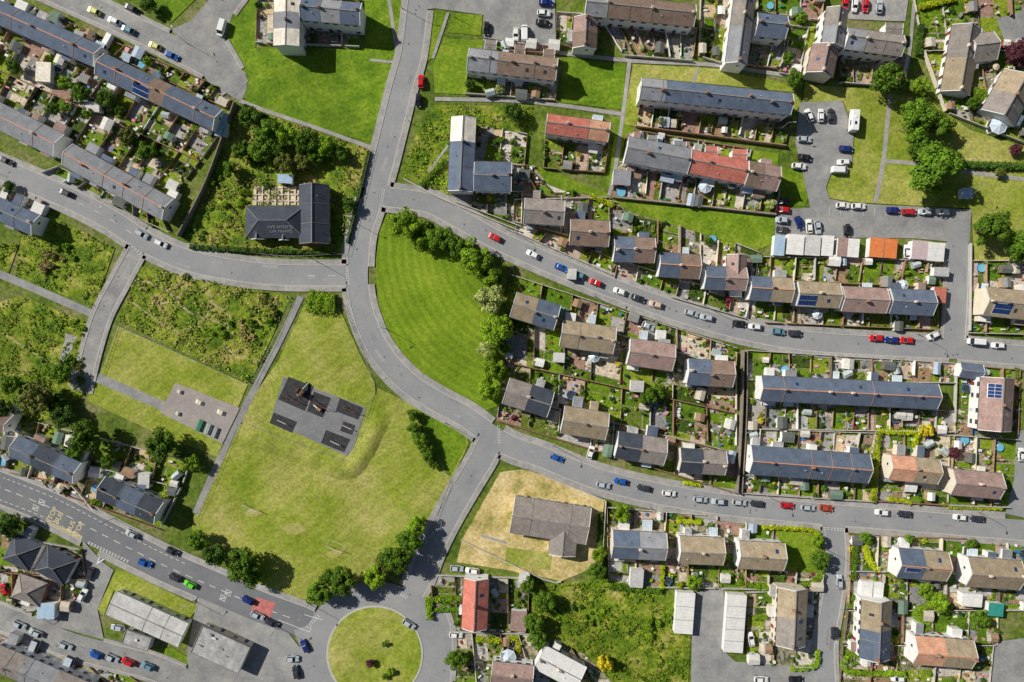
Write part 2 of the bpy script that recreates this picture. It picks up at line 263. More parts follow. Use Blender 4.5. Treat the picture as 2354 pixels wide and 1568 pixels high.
# ---------------------------------------------------------------- grass
GR=[
 (grassr,'grass_field',[(890,492),(960,500),(1040,560),(1160,640),(1160,700),(1150,800),(1155,930),(1110,945),(1060,922),(1000,890),(935,835),(892,770),(868,690),(864,600),(873,530)]),
 (grassd,'grass_field',[(565,238),(575,160),(600,112),(830,110),(905,152),(903,200),(882,300),(868,330),(740,300),(600,258)]),
 (grassd,'grass_verge',[(838,-20),(888,-20),(912,140),(840,140)]),
 (grassd,'grass_verge',[(562,-20),(592,-20),(588,110),(596,118),(575,230),(558,225),(552,150),(518,120),(525,60)]),
 (grassd,'grass_verge',[(325,-20),(395,52),(470,-20)]),
 (grass,'grass_verge',[(928,-20),(938,-20),(925,140),(912,140),(895,-20)]),
 (grass,'grass_verge',[(1000,26),(1028,28),(1000,130),(978,145),(985,60)]),
 (grass,'grass_verge',[(1040,30),(1110,35),(1105,82),(1028,75)]),
 (grass,'grass_field',[(1020,88),(1110,94),(1115,110),(1075,120),(1072,218),(1000,214),(995,150)]),
 (grassd,'grass_field',[(1297,132),(1442,152),(1430,252),(1288,236)]),
 (rough,'rough_grass',[(1000,242),(1222,244),(1225,310),(1100,290),(1036,268),(1030,380),(1030,450),(930,408),(928,385),(960,300)]),
 (grassy,'grass_verge',[(1455,148),(1640,158),(1822,195),(1840,240),(1825,262),(1820,212),(1475,178),(1462,292),(1432,285)]),
 (grass,'grass_verge',[(1225,380),(1400,445),(1395,455),(1300,440),(1260,425)]),
 (grass,'grass_verge',[(1400,455),(1500,470),(1700,492),(1782,500),(1778,560),(1740,575),(1640,545),(1450,488)]),
 (grass,'grass_verge',[(1725,345),(1790,352),(1788,382),(1722,375)]),
 (grass,'grass_verge',[(1400,260),(1460,300),(1440,310),(1405,440),(1390,430),(1415,300)]),
 (grass,'grass_verge',[(1790,380),(1845,400),(1862,440),(1850,475),(1790,470)]),
 (grassy,'park_grass',[(1850,195),(1990,205),(2100,225),(2140,235),(2230,300),(2400,350),(2400,600),(2240,600),(2232,480),(1960,465),(1905,455),(1900,430),(1917,388),(1960,374),(1965,305),(1938,232),(1845,236)]),
 (rough,'rough_grass',[(282,715),(322,612),(670,682),(575,882),(275,740)]),
 (grassy,'playing_grass',[(700,702),(780,708),(830,820),(862,880),(865,925),(800,1062),(548,968),(590,900),(640,830)]),
 (grassy,'playing_grass',[(272,750),(570,884),(500,1050),(370,1000),(200,920),(235,850)]),
 (grassy,'playing_field',[(548,972),(800,1070),(862,925),(868,892),(950,930),(1070,985),(1078,1020),(1000,1185),(960,1222),(930,1300),(835,1350),(700,1392),(600,1345),(440,1230),(445,1190),(500,1065)]),
 (grassd,'grass_verge',[(955,938),(1040,968),(1072,1000),(1070,1030),(1035,1095),(985,1060)]),
 (rough,'rough_grass',[(555,242),(855,345),(795,585),(430,560),(500,350)]),
 (rough,'rough_grass',[(60,498),(90,482),(265,570),(218,705),(35,635)]),
 (rough,'rough_grass',[(-20,700),(50,680),(205,742),(190,780),(200,900),(130,960),(-20,990)]),
 (rough,'rough_grass',[(-20,560),(45,560),(20,630),(-20,625)]),
 (dry,'dry_grass',[(1150,1085),(1200,1078),(1250,1092),(1390,1152),(1382,1200),(1378,1300),(1290,1335),(1165,1310),(1050,1292),(1062,1240)]),
 (grassy,'dry_grass',[(1165,1258),(1270,1270),(1265,1310),(1160,1300)]),
 (rough,'rough_grass',[(1230,1345),(1400,1330),(1550,1370),(1588,1460),(1580,1600),(1440,1600),(1340,1500),(1210,1450)]),
 (grassy,'grass_verge',[(225,1400),(268,1310),(290,1312),(440,1385),(460,1390),(430,1430),(262,1356),(240,1415)]),
 (grass,'grass_verge',[(345,1490),(400,1490),(440,1515),(425,1540),(350,1510)]),
 (grass,'grass_verge',[(1780,1205),(1890,1210),(1900,1320),(1805,1310)]),
]
for i,(mt,nm,P) in enumerate(GR):
    b=MB(); b.poly([W(*p) for p in P],0.150+0.0015*i,mt); b.obj(nm)
def bank(pts,wd,h,mt,nm='grass_bank'):
    C=cr(pts,6); N=normals(C); prof=[(-1,0),(-.6,.45),(-.2,.9),(.15,1),(.45,.75),(.8,.25),(1,0)]; b=MB(); n=len(C); m=len(prof); vs=[]
    for k in range(n):
        e=min(1,k/6,(n-1-k)/8)
        for o,z in prof: q=C[k]+N[k]*o*wd/2; vs.append((*W(*q),.16+h*z*e*(1+.15*math.sin(k*.7))))
    b.add(vs,[[k*m+j,k*m+j+1,(k+1)*m+j+1,(k+1)*m+j] for k in range(n-1) for j in range(m-1)],mt); o=b.obj(nm); o.data.polygons.foreach_set('use_smooth',[True]*len(o.data.polygons))
bank([(552,990),(650,1025),(740,1060),(800,1078),(835,1040),(862,985),(885,940)],52,1.0,grassy)
def stroke(p,wd,z,mt,nm):
    C=cr(p); N=normals(C); b=MB(); n=len(C); hw=np.array([wd/2*random.uniform(.7,1.25) for _ in range(n)])[:,None]
    b.add([(*W(*q),z) for q in C+N*hw]+[(*W(*q),z) for q in C-N*hw],[[k,k+1,n+k+1,n+k] for k in range(n-1)],mt); b.obj(nm)
tr=M('worn_earth',[(0.22,0.21,0.07),(0.36,0.30,0.15),(0.42,0.36,0.2)],.4,1.5,.3)
for i,(p,wd) in enumerate([([(325,645),(380,665),(440,720),(520,745)],6),([(350,700),(400,690),(450,640)],5),([(420,760),(470,735),(490,690)],5),([(480,690),(530,730),(520,760)],5),([(300,690),(345,725),(420,770)],4),([(0,760),(60,800),(150,850)],5)]): stroke(p,wd,.212+.001*i,tr,'worn_track')
stroke([(165,770),(150,830),(170,870)],26,.2195,pave,'broken_paving')
# paved yard in front of the clubhouse with foundation grid
b=MB(); b.poly([W(*p) for p in((585,428),(688,428),(688,472),(580,472))],.2196,GT['gravel'][0])
for k in range(7): X,Y=W(590+k*15,450); b.box(X,Y,.2,.25,5.4,.35,WL['c'])
for k in range(3): X,Y=W(636,433+k*15); b.box(X,Y,.2,13,.25,.3,WL['c'])
b.obj('old_patio_with_footings')
PATHS=[([(552,232),(620,258),(720,292),(868,345)],9),([(893,-10),(905,70),(918,150)],8),([(918,145),(850,138)],6),([(1448,130),(1440,200),(1428,290),(1412,400),(1400,450)],9),([(1285,122),(1450,140),(1640,150),(1815,175)],9),
 ([(1000,228),(1180,232),(1290,243),(1430,263)],9),([(1030,30),(1012,85),(995,135)],7),([(2046,215),(2038,290),(2030,370),(2012,465)],10),([(2030,370),(2120,378),(2240,398),(2400,418)],9),
 ([(692,682),(640,790),(590,885),(545,975),(490,1090),(450,1180)],15),([(-20,622),(60,655),(215,722)],18),([(225,868),(340,918),(380,935)],22),([(1605,155),(1590,200)],6),([(1030,335),(985,395)],5),([(1105,1230),(1165,1248)],6),([(2100,10),(2090,120),(2075,200)],8)]
for i,(p,wd) in enumerate(PATHS):
    C=cr(p); N=normals(C); b=MB(); n=len(C); z=0.204+0.0004*i
    vs=[(*W(*q),z) for q in C+N*wd/2]+[(*W(*q),z) for q in C-N*wd/2]
    b.add(vs,[[k,k+1,n+k+1,n+k] for k in range(n-1)],asph2 if wd>12 else pave); b.obj('footpath')
# ---------------------------------------------------------------- houses
HOUSES=[]
def blocked(x,y,mar=3):
    if inroad(x,y,-1,mar+8): return True
    for mt,nm,P in GR:
        if inpoly(x,y,P): return True
    for hx,hy,ux,uy,l2,w2 in HOUSES:
        dx,dy=x-hx,y-hy
        if abs(dx*ux+dy*uy)<l2+mar and abs(-dx*uy+dy*ux)<w2+mar: return True
    return False
cons=M('conservatory_roof',[(0.45,0.57,0.68),(0.6,0.68,0.75)],1,rough=.2)
def house(name,x1,y1,x2,y2,w,segs='s',he=5.0,wall='w',ridge='g',chim=1,hip=False,solar=None,pitch=30,ext=1,unit=6.3):
    k=S*(H-he)/H; cx,cy=(x1+x2)/2,(y1+y2)/2; X,Y=W(cx,cy,he)
    L=math.hypot(x2-x1,y2-y1)*k; Wd=w*k; a=math.atan2(-(y2-y1),x2-x1)
    lp=math.hypot(x2-x1,y2-y1); gx,gy=X/S+1177,784-Y/S
    HOUSES.append((gx,gy,(x2-x1)/lp,(y2-y1)/lp,lp/2,w/2))
    root=bpy.data.objects.new(name,None); scene.collection.objects.link(root); root.location=(X,Y,0); root.rotation_euler[2]=a
    rise=math.tan(math.radians(pitch))*Wd/2; zr=he+rise; ov=0.3; l=L/2; hw=Wd/2; flat=pitch<6
    wm=WL[wall]
    b=MB(); wl,ww=l-0.2,hw-ov; zt=he-0.02+ (0 if flat else ov*math.tan(math.radians(pitch))*0.6)
    zg=zr-0.25
    b.add([(-wl,-ww,0),(wl,-ww,0),(wl,ww,0),(-wl,ww,0),(-wl,-ww,zt),(wl,-ww,zt),(wl,ww,zt),(-wl,ww,zt)],[[0,1,5,4],[2,3,7,6]]+([[1,2,6,5],[3,0,4,7]] if (hip or flat) else []),wm)
    if not hip and not flat: b.add([(wl,-ww,0),(wl,ww,0),(wl,ww,zt),(wl,0,zg),(wl,-ww,zt)],[[0,1,2,3,4]],wm); b.add([(-wl,-ww,0),(-wl,ww,0),(-wl,ww,zt),(-wl,0,zg),(-wl,-ww,zt)],[[4,3,2,1,0]],wm)
    b.obj('walls',root)
    b=MB(); n=len(segs); th=0.16
    if flat:
        b.box(0,0,he-0.02,L,Wd,0.22,RF[segs[0]])
        b.box(0,hw-0.12,he+0.2,L,0.22,0.16,ridgeg); b.box(0,-hw+0.12,he+0.2,L,0.22,0.16,ridgeg)
        b.box(l-0.12,0,he+0.2,0.22,Wd-0.5,0.16,ridgeg); b.box(-l+0.12,0,he+0.2,0.22,Wd-0.5,0.16,ridgeg)
        for _ in range(int(L*Wd/25)):
            b.box(random.uniform(-l+1.5,l-1.5),random.uniform(-hw+1,hw-1),he+.2,random.uniform(.4,1.5),random.uniform(.3,1.0),random.uniform(.2,.7),random.choice([metal,frame,RF['f'],RF['w']]))
    elif hip:
        hr=min(l,hw)
        e=[(-l,-hw,he),(l,-hw,he),(l,hw,he),(-l,hw,he)]; r1=(-l+hr,0,zr); r2=(l-hr,0,zr)
        if l-hr<0.05: r1=(-0.05,0,zr); r2=(0.05,0,zr)
        b.add(e+[r1,r2],[[0,1,5,4],[2,3,4,5],[1,2,5],[3,0,4],[3,2,1,0]],RF[segs[0]])
        for p,q in ((e[0],r1),(e[3],r1),(e[1],r2),(e[2],r2),(r1,r2)): b.cyl(p,q,.11,.11,ridgeg,5)
    else:
        for i,sg in enumerate(segs):
            xa=-l+L*i/n; xb=-l+L*(i+1)/n
            for sd in(-1,1):
                m2=RF[sg]
                y0,y1=(0,sd*hw)
                q=[(xa,y0,zr-th),(xb,y0,zr-th),(xb,y1,he-th),(xa,y1,he-th)]; t=[(p[0],p[1],p[2]+th) for p in q]
                if sd>0: b.hexa(q+t,m2)
                else: b.hexa(q[::-1]+t[::-1],m2)
        rm=ridgeo if ridge=='o' else ridgeg
        b.box(0,0,zr-0.04,L+.05,0.28,0.13,rm)
        nu=max(1,round(L/unit))
        for i in range(0,nu+1):
            if i in(0,nu) or (nu>2 and random.random()<.4):
                xx=-l+L*i/nu; m3=frame if i in(0,nu) else rm; vw=.09 if i in(0,nu) else .05
                for sd in(-1,1):
                    q=[(xx-vw,sd*.18,zr-.03),(xx+vw,sd*.18,zr-.03),(xx+vw,sd*hw,he+.02+0.03),(xx-vw,sd*hw,he+.05)]; t=[(p[0],p[1],p[2]+.05) for p in q]
                    b.hexa((q+t) if sd>0 else (q[::-1]+t[::-1]),m3 if (wall in 'wc' and m3==frame) else rm)
        if chim:
            for i in range(nu+1):
                if (i%2==1 or nu<2) or random.random()<.15:
                    xx=max(-l+.8,min(l-.8,-l+L*i/nu)); yy=random.choice([0,0,.5,-.5])
                    b.box(xx,yy,zr-1.0,.85,.6,1.75,random.choice([brickm,WL['c'],RF['z']])); b.cyl((xx-.2,yy,zr+.75),(xx-.2,yy,zr+1.1),.13,.11,pot,6); b.cyl((xx+.2,yy,zr+.75),(xx+.2,yy,zr+1.1),.13,.11,pot,6)
        for i in range(nu):
            if random.random()<.55:
                xx=-l+L*(i+random.uniform(.3,.7))/nu; yy=random.uniform(.25,.7)*hw*random.choice([-1,1]); zz=zr-abs(yy)*math.tan(math.radians(pitch)); b.cyl((xx,yy,zz-.1),(xx,yy,zz+.45),.11,.09,random.choice([gut,metal,frame]),6)
            if random.random()<.35:
                xx=-l+L*(i+random.uniform(.3,.7))/nu; b.cyl((xx,.2,zr-.2),(xx,.2,zr+2.0),.03,.03,metal,4); b.box(xx,.2,zr+1.7,1.2,.04,.04,metal,a=random.random()*3)
            if random.random()<.25 and he>4:
                tp=math.tan(math.radians(pitch)); xx=-l+L*(i+random.uniform(.25,.75))/nu; sd=random.choice([-1,1]); ya,yb=sd*hw*.35,sd*hw*.6
                q=[(xx-.4,ya,zr-abs(ya)*tp+.02),(xx+.4,ya,zr-abs(ya)*tp+.02),(xx+.4,yb,zr-abs(yb)*tp+.02),(xx-.4,yb,zr-abs(yb)*tp+.02)]; t=[(p[0],p[1],p[2]+.07) for p in q]; b.hexa((q+t) if sd>0 else (q[::-1]+t[::-1]),random.choice([glass,solm]))
    b.obj('roof',root)
    if solar:
        b=MB(); t,sd,nx,ny=solar; tp=math.tan(math.radians(pitch)); x0=-l+L*t-nx*.5
        for i in range(nx):
            for j in range(ny):
                ya=(0.5+j*1.45)*sd; yb=ya+1.34*sd; xa=x0+i*1.02; xb=xa+.92
                q=[(xa,ya,zr-abs(ya)*tp+.10),(xb,ya,zr-abs(ya)*tp+.10),(xb,yb,zr-abs(yb)*tp+.10),(xa,yb,zr-abs(yb)*tp+.10)]; tt=[(p[0],p[1],p[2]+.05) for p in q]
                b.hexa((q+tt) if sd>0 else (q[::-1]+tt[::-1]),solm)
        ya=.42*sd; yb=(.55+ny*1.45)*sd; xa=x0-.08; xb=x0+nx*1.02+.02
        q=[(xa,ya,zr-abs(ya)*tp+.03),(xb,ya,zr-abs(ya)*tp+.03),(xb,yb,zr-abs(yb)*tp+.03),(xa,yb,zr-abs(yb)*tp+.03)]; tt=[(p[0],p[1],p[2]+.05) for p in q]
        b.hexa((q+tt) if sd>0 else (q[::-1]+tt[::-1]),frame)
        b.obj('solar_panels',root)
    bw=MB(); nu=max(1,round(L/unit)); ul=L/nu
    for i in range(nu):
        c0=-l+ul*(i+.5)
        for sd in(-1,1):
            y=sd*(ww+.02)
            rows=[1.0] if he<4 else [0.95,he-1.75]
            for r in rows:
                for dx in(-.22,.22):
                    if r==rows[0] and dx*sd>0: continue
                    bw.box(c0+dx*ul,y,r,1.5,.08,1.25,frame); bw.box(c0+dx*ul,y+sd*.045,r+.08,1.34,.03,1.09,glass)
            bw.box(c0+.22*ul*sd,y,.0,1.0,.1,2.1,random.choice(doorm))
    for ex in(-1,1):
        if he>4 and random.random()<.5: bw.box(ex*(wl+.02),0.8,he-1.7,.08,.9,1.0,frame); bw.box(ex*(wl+.065),.8,he-1.62,.03,.76,.84,glass)
    bw.obj('windows_and_doors',root)
    bg_=MB()
    for sd in(-1,1): bg_.box(0,sd*(hw+.06),he-.16,L-.1,.13,.12,gut)
    bg_.obj('gutters',root)
    if ext:
        b=MB()
        for i in range(nu):
            for sd in(-1,1):
                if random.random()<(.6 if sd>0 else .4):
                    c0=-l+ul*(i+random.uniform(.3,.7)); dp=random.uniform(1.4,3.4) if sd>0 else random.uniform(.9,2.0); lw=random.uniform(1.8,3.4); hh=random.uniform(2.3,2.8)
                    y=sd*(ww+dp/2+.003); kind=random.random()
                    if kind<.25 and dp>1.6:
                        b.box(c0,y,0,lw,dp,.7,wm); b.box(c0,y,.7,lw-.1,dp-.1,1.4,glass)
                        b.box(c0,y,2.1,lw,dp,.12,frame)
                        for u in range(6): b.box(c0-lw/2+.1+(lw-.2)*u/5,y,2.22,.07,dp,.1,frame)
                        b.box(c0,y,2.221,lw-.1,dp-.1,.03,cons)
                    else: b.box(c0,y,0,lw,dp,hh,wm); b.box(c0,y,hh,lw+.2,dp+.1,.14,random.choice([RF['f'],RF['g'],RF['w'],RF['w'],RF['k'],RF['s'],RF[segs[min(i*len(segs)//nu,len(segs)-1)]]]))
        if b.v: b.obj('extension',root)
    return root
T='terraced_houses'; D='semi_detached_house'
house(T,-60,3,225,130,52,'sssssss',ridge='o'); house(T,229,147,500,276,54,'sssbsss',ridge='o',solar=(.385,-1,5,2))
house(T,-60,238,135,335,58,'gggg',ridge='o'); house(T,155,355,385,482,56,'ggggg',ridge='o'); house(T,-40,464,82,518,50,'ss')
house(T,32,1025,177,1088,52,'sds'); house(T,232,1120,365,1180,56,'dsd')
house('bungalow',20,1255,82,1285,66,'d',he=2.8,hip=True); house('bungalow',95,1282,162,1318,66,'d',he=2.8,hip=True); house('bungalow',35,1345,100,1368,58,'z',he=2.8,hip=True,wall='b')
house('village_hall',256,1386,420,1460,60,'l',he=3.6,pitch=9,chim=0,ext=0); house('hall_annex',285,1462,345,1482,34,'f',he=2.8,pitch=1,ext=0,chim=0)
house('corner_shop',452,1468,562,1518,68,'f',he=3.6,pitch=1,ext=0,chim=0,wall='c')
house(T,-20,1508,200,1600,62,'zgz')
house('clubhouse_wing',565,510,700,510,72,'d',he=3.4,hip=True,chim=0,ext=0,wall='b'); pubw=bpy.context.scene.objects['clubhouse_wing']
house('clubhouse',722,425,722,560,68,'dd',he=3.6,chim=0,ext=0,wall='b')
house('clubhouse_gable',592,515,592,550,30,'d',he=3.0,chim=0,ext=0,wall='c'); house('clubhouse_gable',652,520,652,552,22,'d',he=3.0,chim=0,ext=0,wall='c')
house('flats_block',660,-10,658,105,60,'cgc',he=7.5,pitch=12,ext=0); house('flats_block',692,20,830,33,52,'sgs',he=7.0,ext=0)
house(T,1076,136,1280,160,52,'gbb',he=6); house(T,1347,10,1597,36,52,'gbbbb',he=6,ext=0); house('maisonettes',1347,40,1343,112,55,'kb',he=5)
house(T,1714,-20,1692,148,50,'zzgg',he=6.5,ext=0); house('maisonettes',1738,56,1808,64,54,'s',he=5.5,ext=0)
house(T,1925,20,1913,105,50,'zg',he=6.5,ext=0); house('maisonettes',1898,106,1884,172,62,'k',he=5.5,ext=0,wall='c'); house(T,1944,88,2075,106,50,'gzz',he=6.5,ext=0)
house(T,1472,203,1820,240,50,'gsssss',he=7,ext=0); house(T,1256,284,1400,304,46,'rro',he=5.6)
house('community_flats',1066,270,1058,440,58,'css',he=5.6,ext=0,pitch=22); house('community_flats',1090,405,1176,407,68,'s',he=5.4,ext=0,pitch=22)
house(T,1440,343,1585,371,60,'gg',he=5.6); house(T,1586,371,1716,397,54,'rr',he=5.6); house(T,1717,398,1790,412,58,'bk',he=5.6)
for q in [(1128,103,26,22,'z'),(1195,114,24,22,'b'),(1262,126,26,24,'b'),(1635,349,28,26,'r'),(1700,356,34,26,'r'),(1563,338,28,26,'g'),(2055,66,40,26,'z'),(1500,320,22,18,'g')]:
    house('entrance_block',q[0]-q[2]/2,q[1]-1,q[0]+q[2]/2,q[1]+1,q[3],q[4],he=3.6,pitch=8,chim=0,ext=0)
SEM=[(1205,484,1297,490,58,'zz'),(1310,533,1400,538,60,'bb'),(1411,572,1505,576,58,'sb'),(1515,608,1609,614,56,'sb'),(1619,638,1715,642,54,'sk'),(1723,662,1821,668,56,'st'),(1832,675,1930,680,58,'tt'),(1935,687,2038,692,58,'kk'),(2045,692,2146,697,58,'ss'),
(1180,700,1281,731,60,'ts'),(1290,766,1413,784,62,'tt'),(1445,808,1549,823,62,'kk'),(1580,854,1686,861,60,'sb'),(1163,898,1266,930,62,'zd'),(1293,964,1396,981,64,'tt'),(1417,1022,1530,1040,62,'dz'),(1562,1058,1668,1065,56,'dz'),
(2044,1074,2158,1085,58,'ot'),(2187,1108,2301,1118,60,'kk'),(2262,692,2390,706,66,'tt'),(1407,1251,1531,1257,64,'sg'),(1561,1264,1663,1268,64,'tt'),(1697,1275,1803,1281,64,'tt'),(2062,1294,2178,1303,68,'st'),(2222,1314,2346,1323,68,'tt'),(1823,1352,1817,1485,68,'tz'),(2016,1378,2010,1515,70,'ts'),(2100,1494,2236,1505,66,'ot'),(2293,868,2286,990,78,'kk'),(1095,1330,1090,1446,58,'rr')]
for i,q in enumerate(SEM):
    sol=None
    if i==6: sol=(.22,-1,5,2)
    if i==19: sol=(.28,-1,5,2)
    if i==23: sol=(.25,-1,4,1)
    if i==28: sol=(.25,-1,4,2)
    house(D,*q,wall=random.choice('wwwc'),solar=sol,ridge='o' if q[5][0] in 'so' and i%2 else 'g')
house('house_wing',1694,586,1692,632,46,'k',he=4.6,chim=0,ext=0)
house(T,1748,892,2156,912,58,'ssssssss',ridge='o'); house(T,1724,1057,1998,1078,66,'ssssss',ridge='o')
house('bungalow',2222,62,2196,215,68,'zt',he=3,chim=1); house('bungalow',2232,112,2288,105,66,'z',he=3,chim=0); house('bungalow',2345,178,2292,272,84,'tz',he=3)
house('church_hall',1178,1182,1353,1210,86,'z',he=3.8,pitch=18,chim=0,ext=0,wall='c'); house('church_hall_wing',1298,1200,1292,1277,62,'z',he=3.6,pitch=18,chim=0,ext=0,wall='c')
house('house',1240,1510,1335,1560,60,'w',he=4,pitch=12); house('house',1130,1545,1225,1555,50,'kk',he=4.6)
house('house',2205,850,2258,856,34,'s',he=2.6,chim=0,ext=0)
house('house',20,975,-60,930,50,'b',he=4.6)
GAR=[(1792,564,24,46,'p'),(1829,562,38,46,'w'),(1869,564,34,46,'l'),(1903,565,26,46,'w'),(1938,568,24,42,'k'),(1962,570,26,42,'w'),(2031,570,62,44,'O'),(2118,575,42,42,'q'),(2152,579,38,42,'w'),(1690,1434,44,132,'w'),(1574,1410,42,94,'w'),(2006,1355,50,34,'w'),(1464,1330,30,42,'l'),(2161,678,28,36,'r'),(105,1405,40,36,'p'),(508,286,26,52,'p'),(1192,1428,36,46,'k'),(1720,430,26,26,'p'),(1430,408,40,34,'g'),(99,165,34,44,'c'),(212,245,32,22,'l'),(655,411,34,20,'p'),(2165,625,34,20,'l'),(1315,630,20,24,'l'),(1465,888,30,26,'l'),(2290,1402,34,30,'T'),(330,1105,26,34,'l'),(1205,1330,24,20,'w'),(1285,822,26,22,'l'),(2235,1380,46,30,'w'),(1520,770,22,22,'w')]
def garage(x,y,lx,ly,r,a=4,name='garage'):
    X,Y=W(x,y,2.6); b=MB(); LX,LY=lx*S,ly*S; root=bpy.data.objects.new(name,None); scene.collection.objects.link(root); root.location=(X,Y,0); root.rotation_euler[2]=-math.radians(a)
    b.box(0,0,0,LX-.2,LY-.2,2.35,WL['w']); b.obj('walls',root); b=MB(); b.hexa([(-LX/2,-LY/2,2.4),(LX/2,-LY/2,2.4),(LX/2,LY/2,2.6),(-LX/2,LY/2,2.6),(-LX/2,-LY/2,2.52),(LX/2,-LY/2,2.52),(LX/2,LY/2,2.72),(-LX/2,LY/2,2.72)],RF[r]); b.obj('roof',root)
    b=MB(); nd=max(1,int(max(LX,LY)/3.2))
    if LX>=LY:
        for i in range(nd): b.box(-LX/2+LX*(i+.5)/nd,-LY/2+.08,0,min(2.3,LX*.8/nd),.08,2.05,random.choice([frame,doorm[3],metal]))
        for i in range(1,nd): b.box(-LX/2+LX*i/nd,0,2.66,.1,LY,.1,ridgeg)
    else:
        for i in range(nd): b.box(LX/2-.08,-LY/2+LY*(i+.5)/nd,0,.08,min(2.3,LY*.8/nd),2.05,random.choice([frame,doorm[3],metal]))
        for i in range(1,nd): yy=-LY/2+LY*i/nd; b.box(0,yy,2.5+.2*i/nd,LX,.1,.1,ridgeg)
    b.obj('doors',root); HOUSES.append((x,y,1,0,lx/2,ly/2))
for q in GAR: garage(*q)
def conservatory(x,y,r,a=0):
    b=MB(); n=8; P=[(r*math.cos(t*math.pi/4),r*math.sin(t*math.pi/4)) for t in range(n)]
    for t in range(n):
        p,q=P[t],P[(t+1)%n]; b.add([(*p,0),(*q,0),(*q,.7),(*p,.7)],[[0,1,2,3]],WL['w']); b.add([(*p,.7),(*q,.7),(*q,2.2),(*p,2.2)],[[0,1,2,3]],glass); b.add([(*p,2.2),(*q,2.2),(0,0,3.1)],[[0,1,2]],cons); b.cyl((*p,2.22),(0,0,3.12),.07,.05,frame,5); b.cyl((*p,0),(*p,2.25),.06,.06,frame,5); b.cyl((*p,2.22),(*q,2.22),.07,.07,frame,5)
    b.obj('conservatory',loc=(*W(x,y,2.5),0),rz=a); HOUSES.append((x,y,1,0,r/S,r/S))
for q in((2297,288,2.6),(1622,428,2.0),(1366,820,1.7),(1168,1512,2.4),(2078,655,1.5),(1880,722,1.5)): conservatory(*q)
# ---------------------------------------------------------------- foliage
def quads(P,N,sz):
    n=len(P); N=N/np.linalg.norm(N,axis=1)[:,None]; R=np.random.normal(size=(n,3)); U=np.cross(N,R); U/=np.linalg.norm(U,axis=1)[:,None]; Vv=np.cross(N,U)
    sz=np.asarray(sz)[:,None]; a=sz*.5; bb=sz*np.random.uniform(.35,.6,(n,1))
    return np.stack([P-U*a,P-Vv*bb,P+U*a,P+Vv*bb],1).reshape(-1,3)
def leafmesh(name,vs,mat,extra=None):
    n=len(vs)//4; V0=vs.tolist(); F=[[4*i,4*i+1,4*i+2,4*i+3] for i in range(n)]; mi=[0]*n; mats=[mat]
    if extra:
        o=len(V0); V0+=[list(v) for v in extra.v]; F+=[[o+k for k in f] for f in extra.f]; mi+=[1+k for k in extra.m]; mats+=extra.mats
    me=bpy.data.meshes.new(name); me.from_pydata(V0,[],F)
    for m in mats: me.materials.append(m)
    me.polygons.foreach_set('material_index',mi); me.update(); return me
def crown(nc,nl,rz,cz,clump=(.18,.34),ls=.13,spread=.74):
    C=[]
    while len(C)<nc:
        p=np.random.uniform(-1,1,3)
        if np.linalg.norm(p)<1 and (np.linalg.norm(p[:2])>.2 or p[2]>0): C.append(p*np.array([spread,spread,spread*rz]))
    C=np.array(C); R=np.random.uniform(*clump,nc); idx=np.random.randint(0,nc,nl)
    Dn=np.random.normal(size=(nl,3)); Dn/=np.linalg.norm(Dn,axis=1)[:,None]; Dn[:,2]=np.where(np.random.rand(nl)<.75,np.abs(Dn[:,2]),Dn[:,2])
    rr=R[idx]*np.random.uniform(.7,1.05,nl); P=C[idx]+Dn*rr[:,None]*np.array([1,1,.85]); P[:,2]+=cz
    N=Dn+np.random.normal(size=(nl,3))*.35
    return quads(P,N,np.random.uniform(.6,1.3,nl)*ls),C
def treemesh(key,tall=1.0):
    vs,C=crown(random.randint(30,40),4200,.75,1.05*tall,ls=.10)
    t=MB(); t.cyl((0,0,0),(0.02,0,.55*tall),.075,.055,bark,7); t.cyl((.02,0,.55*tall),(0,.02,1.2*tall),.055,.02,bark,6)
    for c in C[:8]: t.cyl((0.01,0,.55*tall),(c[0]*.8,c[1]*.8,c[2]+1.05*tall),.035,.012,bark,5,False)
    return leafmesh('tree_'+key,vs,LF[key],t)
TM={k:[treemesh(k) for _ in range(3 if k in 'gdl' else 1)] for k in 'gdlopwyY'}
def shrubmesh(key):
    vs,C=crown(11,650,.7,.45,(.25,.5),.2,.6); t=MB()
    for c in C[:4]: t.cyl((0,0,0),(c[0]*.7,c[1]*.7,c[2]+.4),.05,.02,bark,4,False)
    return leafmesh('shrub_'+key,vs,LF[key],t)
SM={k:[shrubmesh(k) for _ in range(2)] for k in 'gdloypYwh'}
def tree(x,y,r,k='g',nm=None):
    me=random.choice(TM[k]); R=r*S*1.04; X,Y=W(x,y,R*1.1); place(me,nm or 'broadleaf_tree',(X,Y,0),random.uniform(0,6.28),(R,R*random.uniform(.85,1.1),R*random.uniform(.85,1.05)))
def shrub(x,y,r,k,nm='garden_shrub'):
    X,Y=W(x,y); R=r*S; place(random.choice(SM[k]),nm,(X,Y,0.1),random.uniform(0,6.28),(R,R*random.uniform(.7,1.3),R*random.uniform(.7,1.2)))
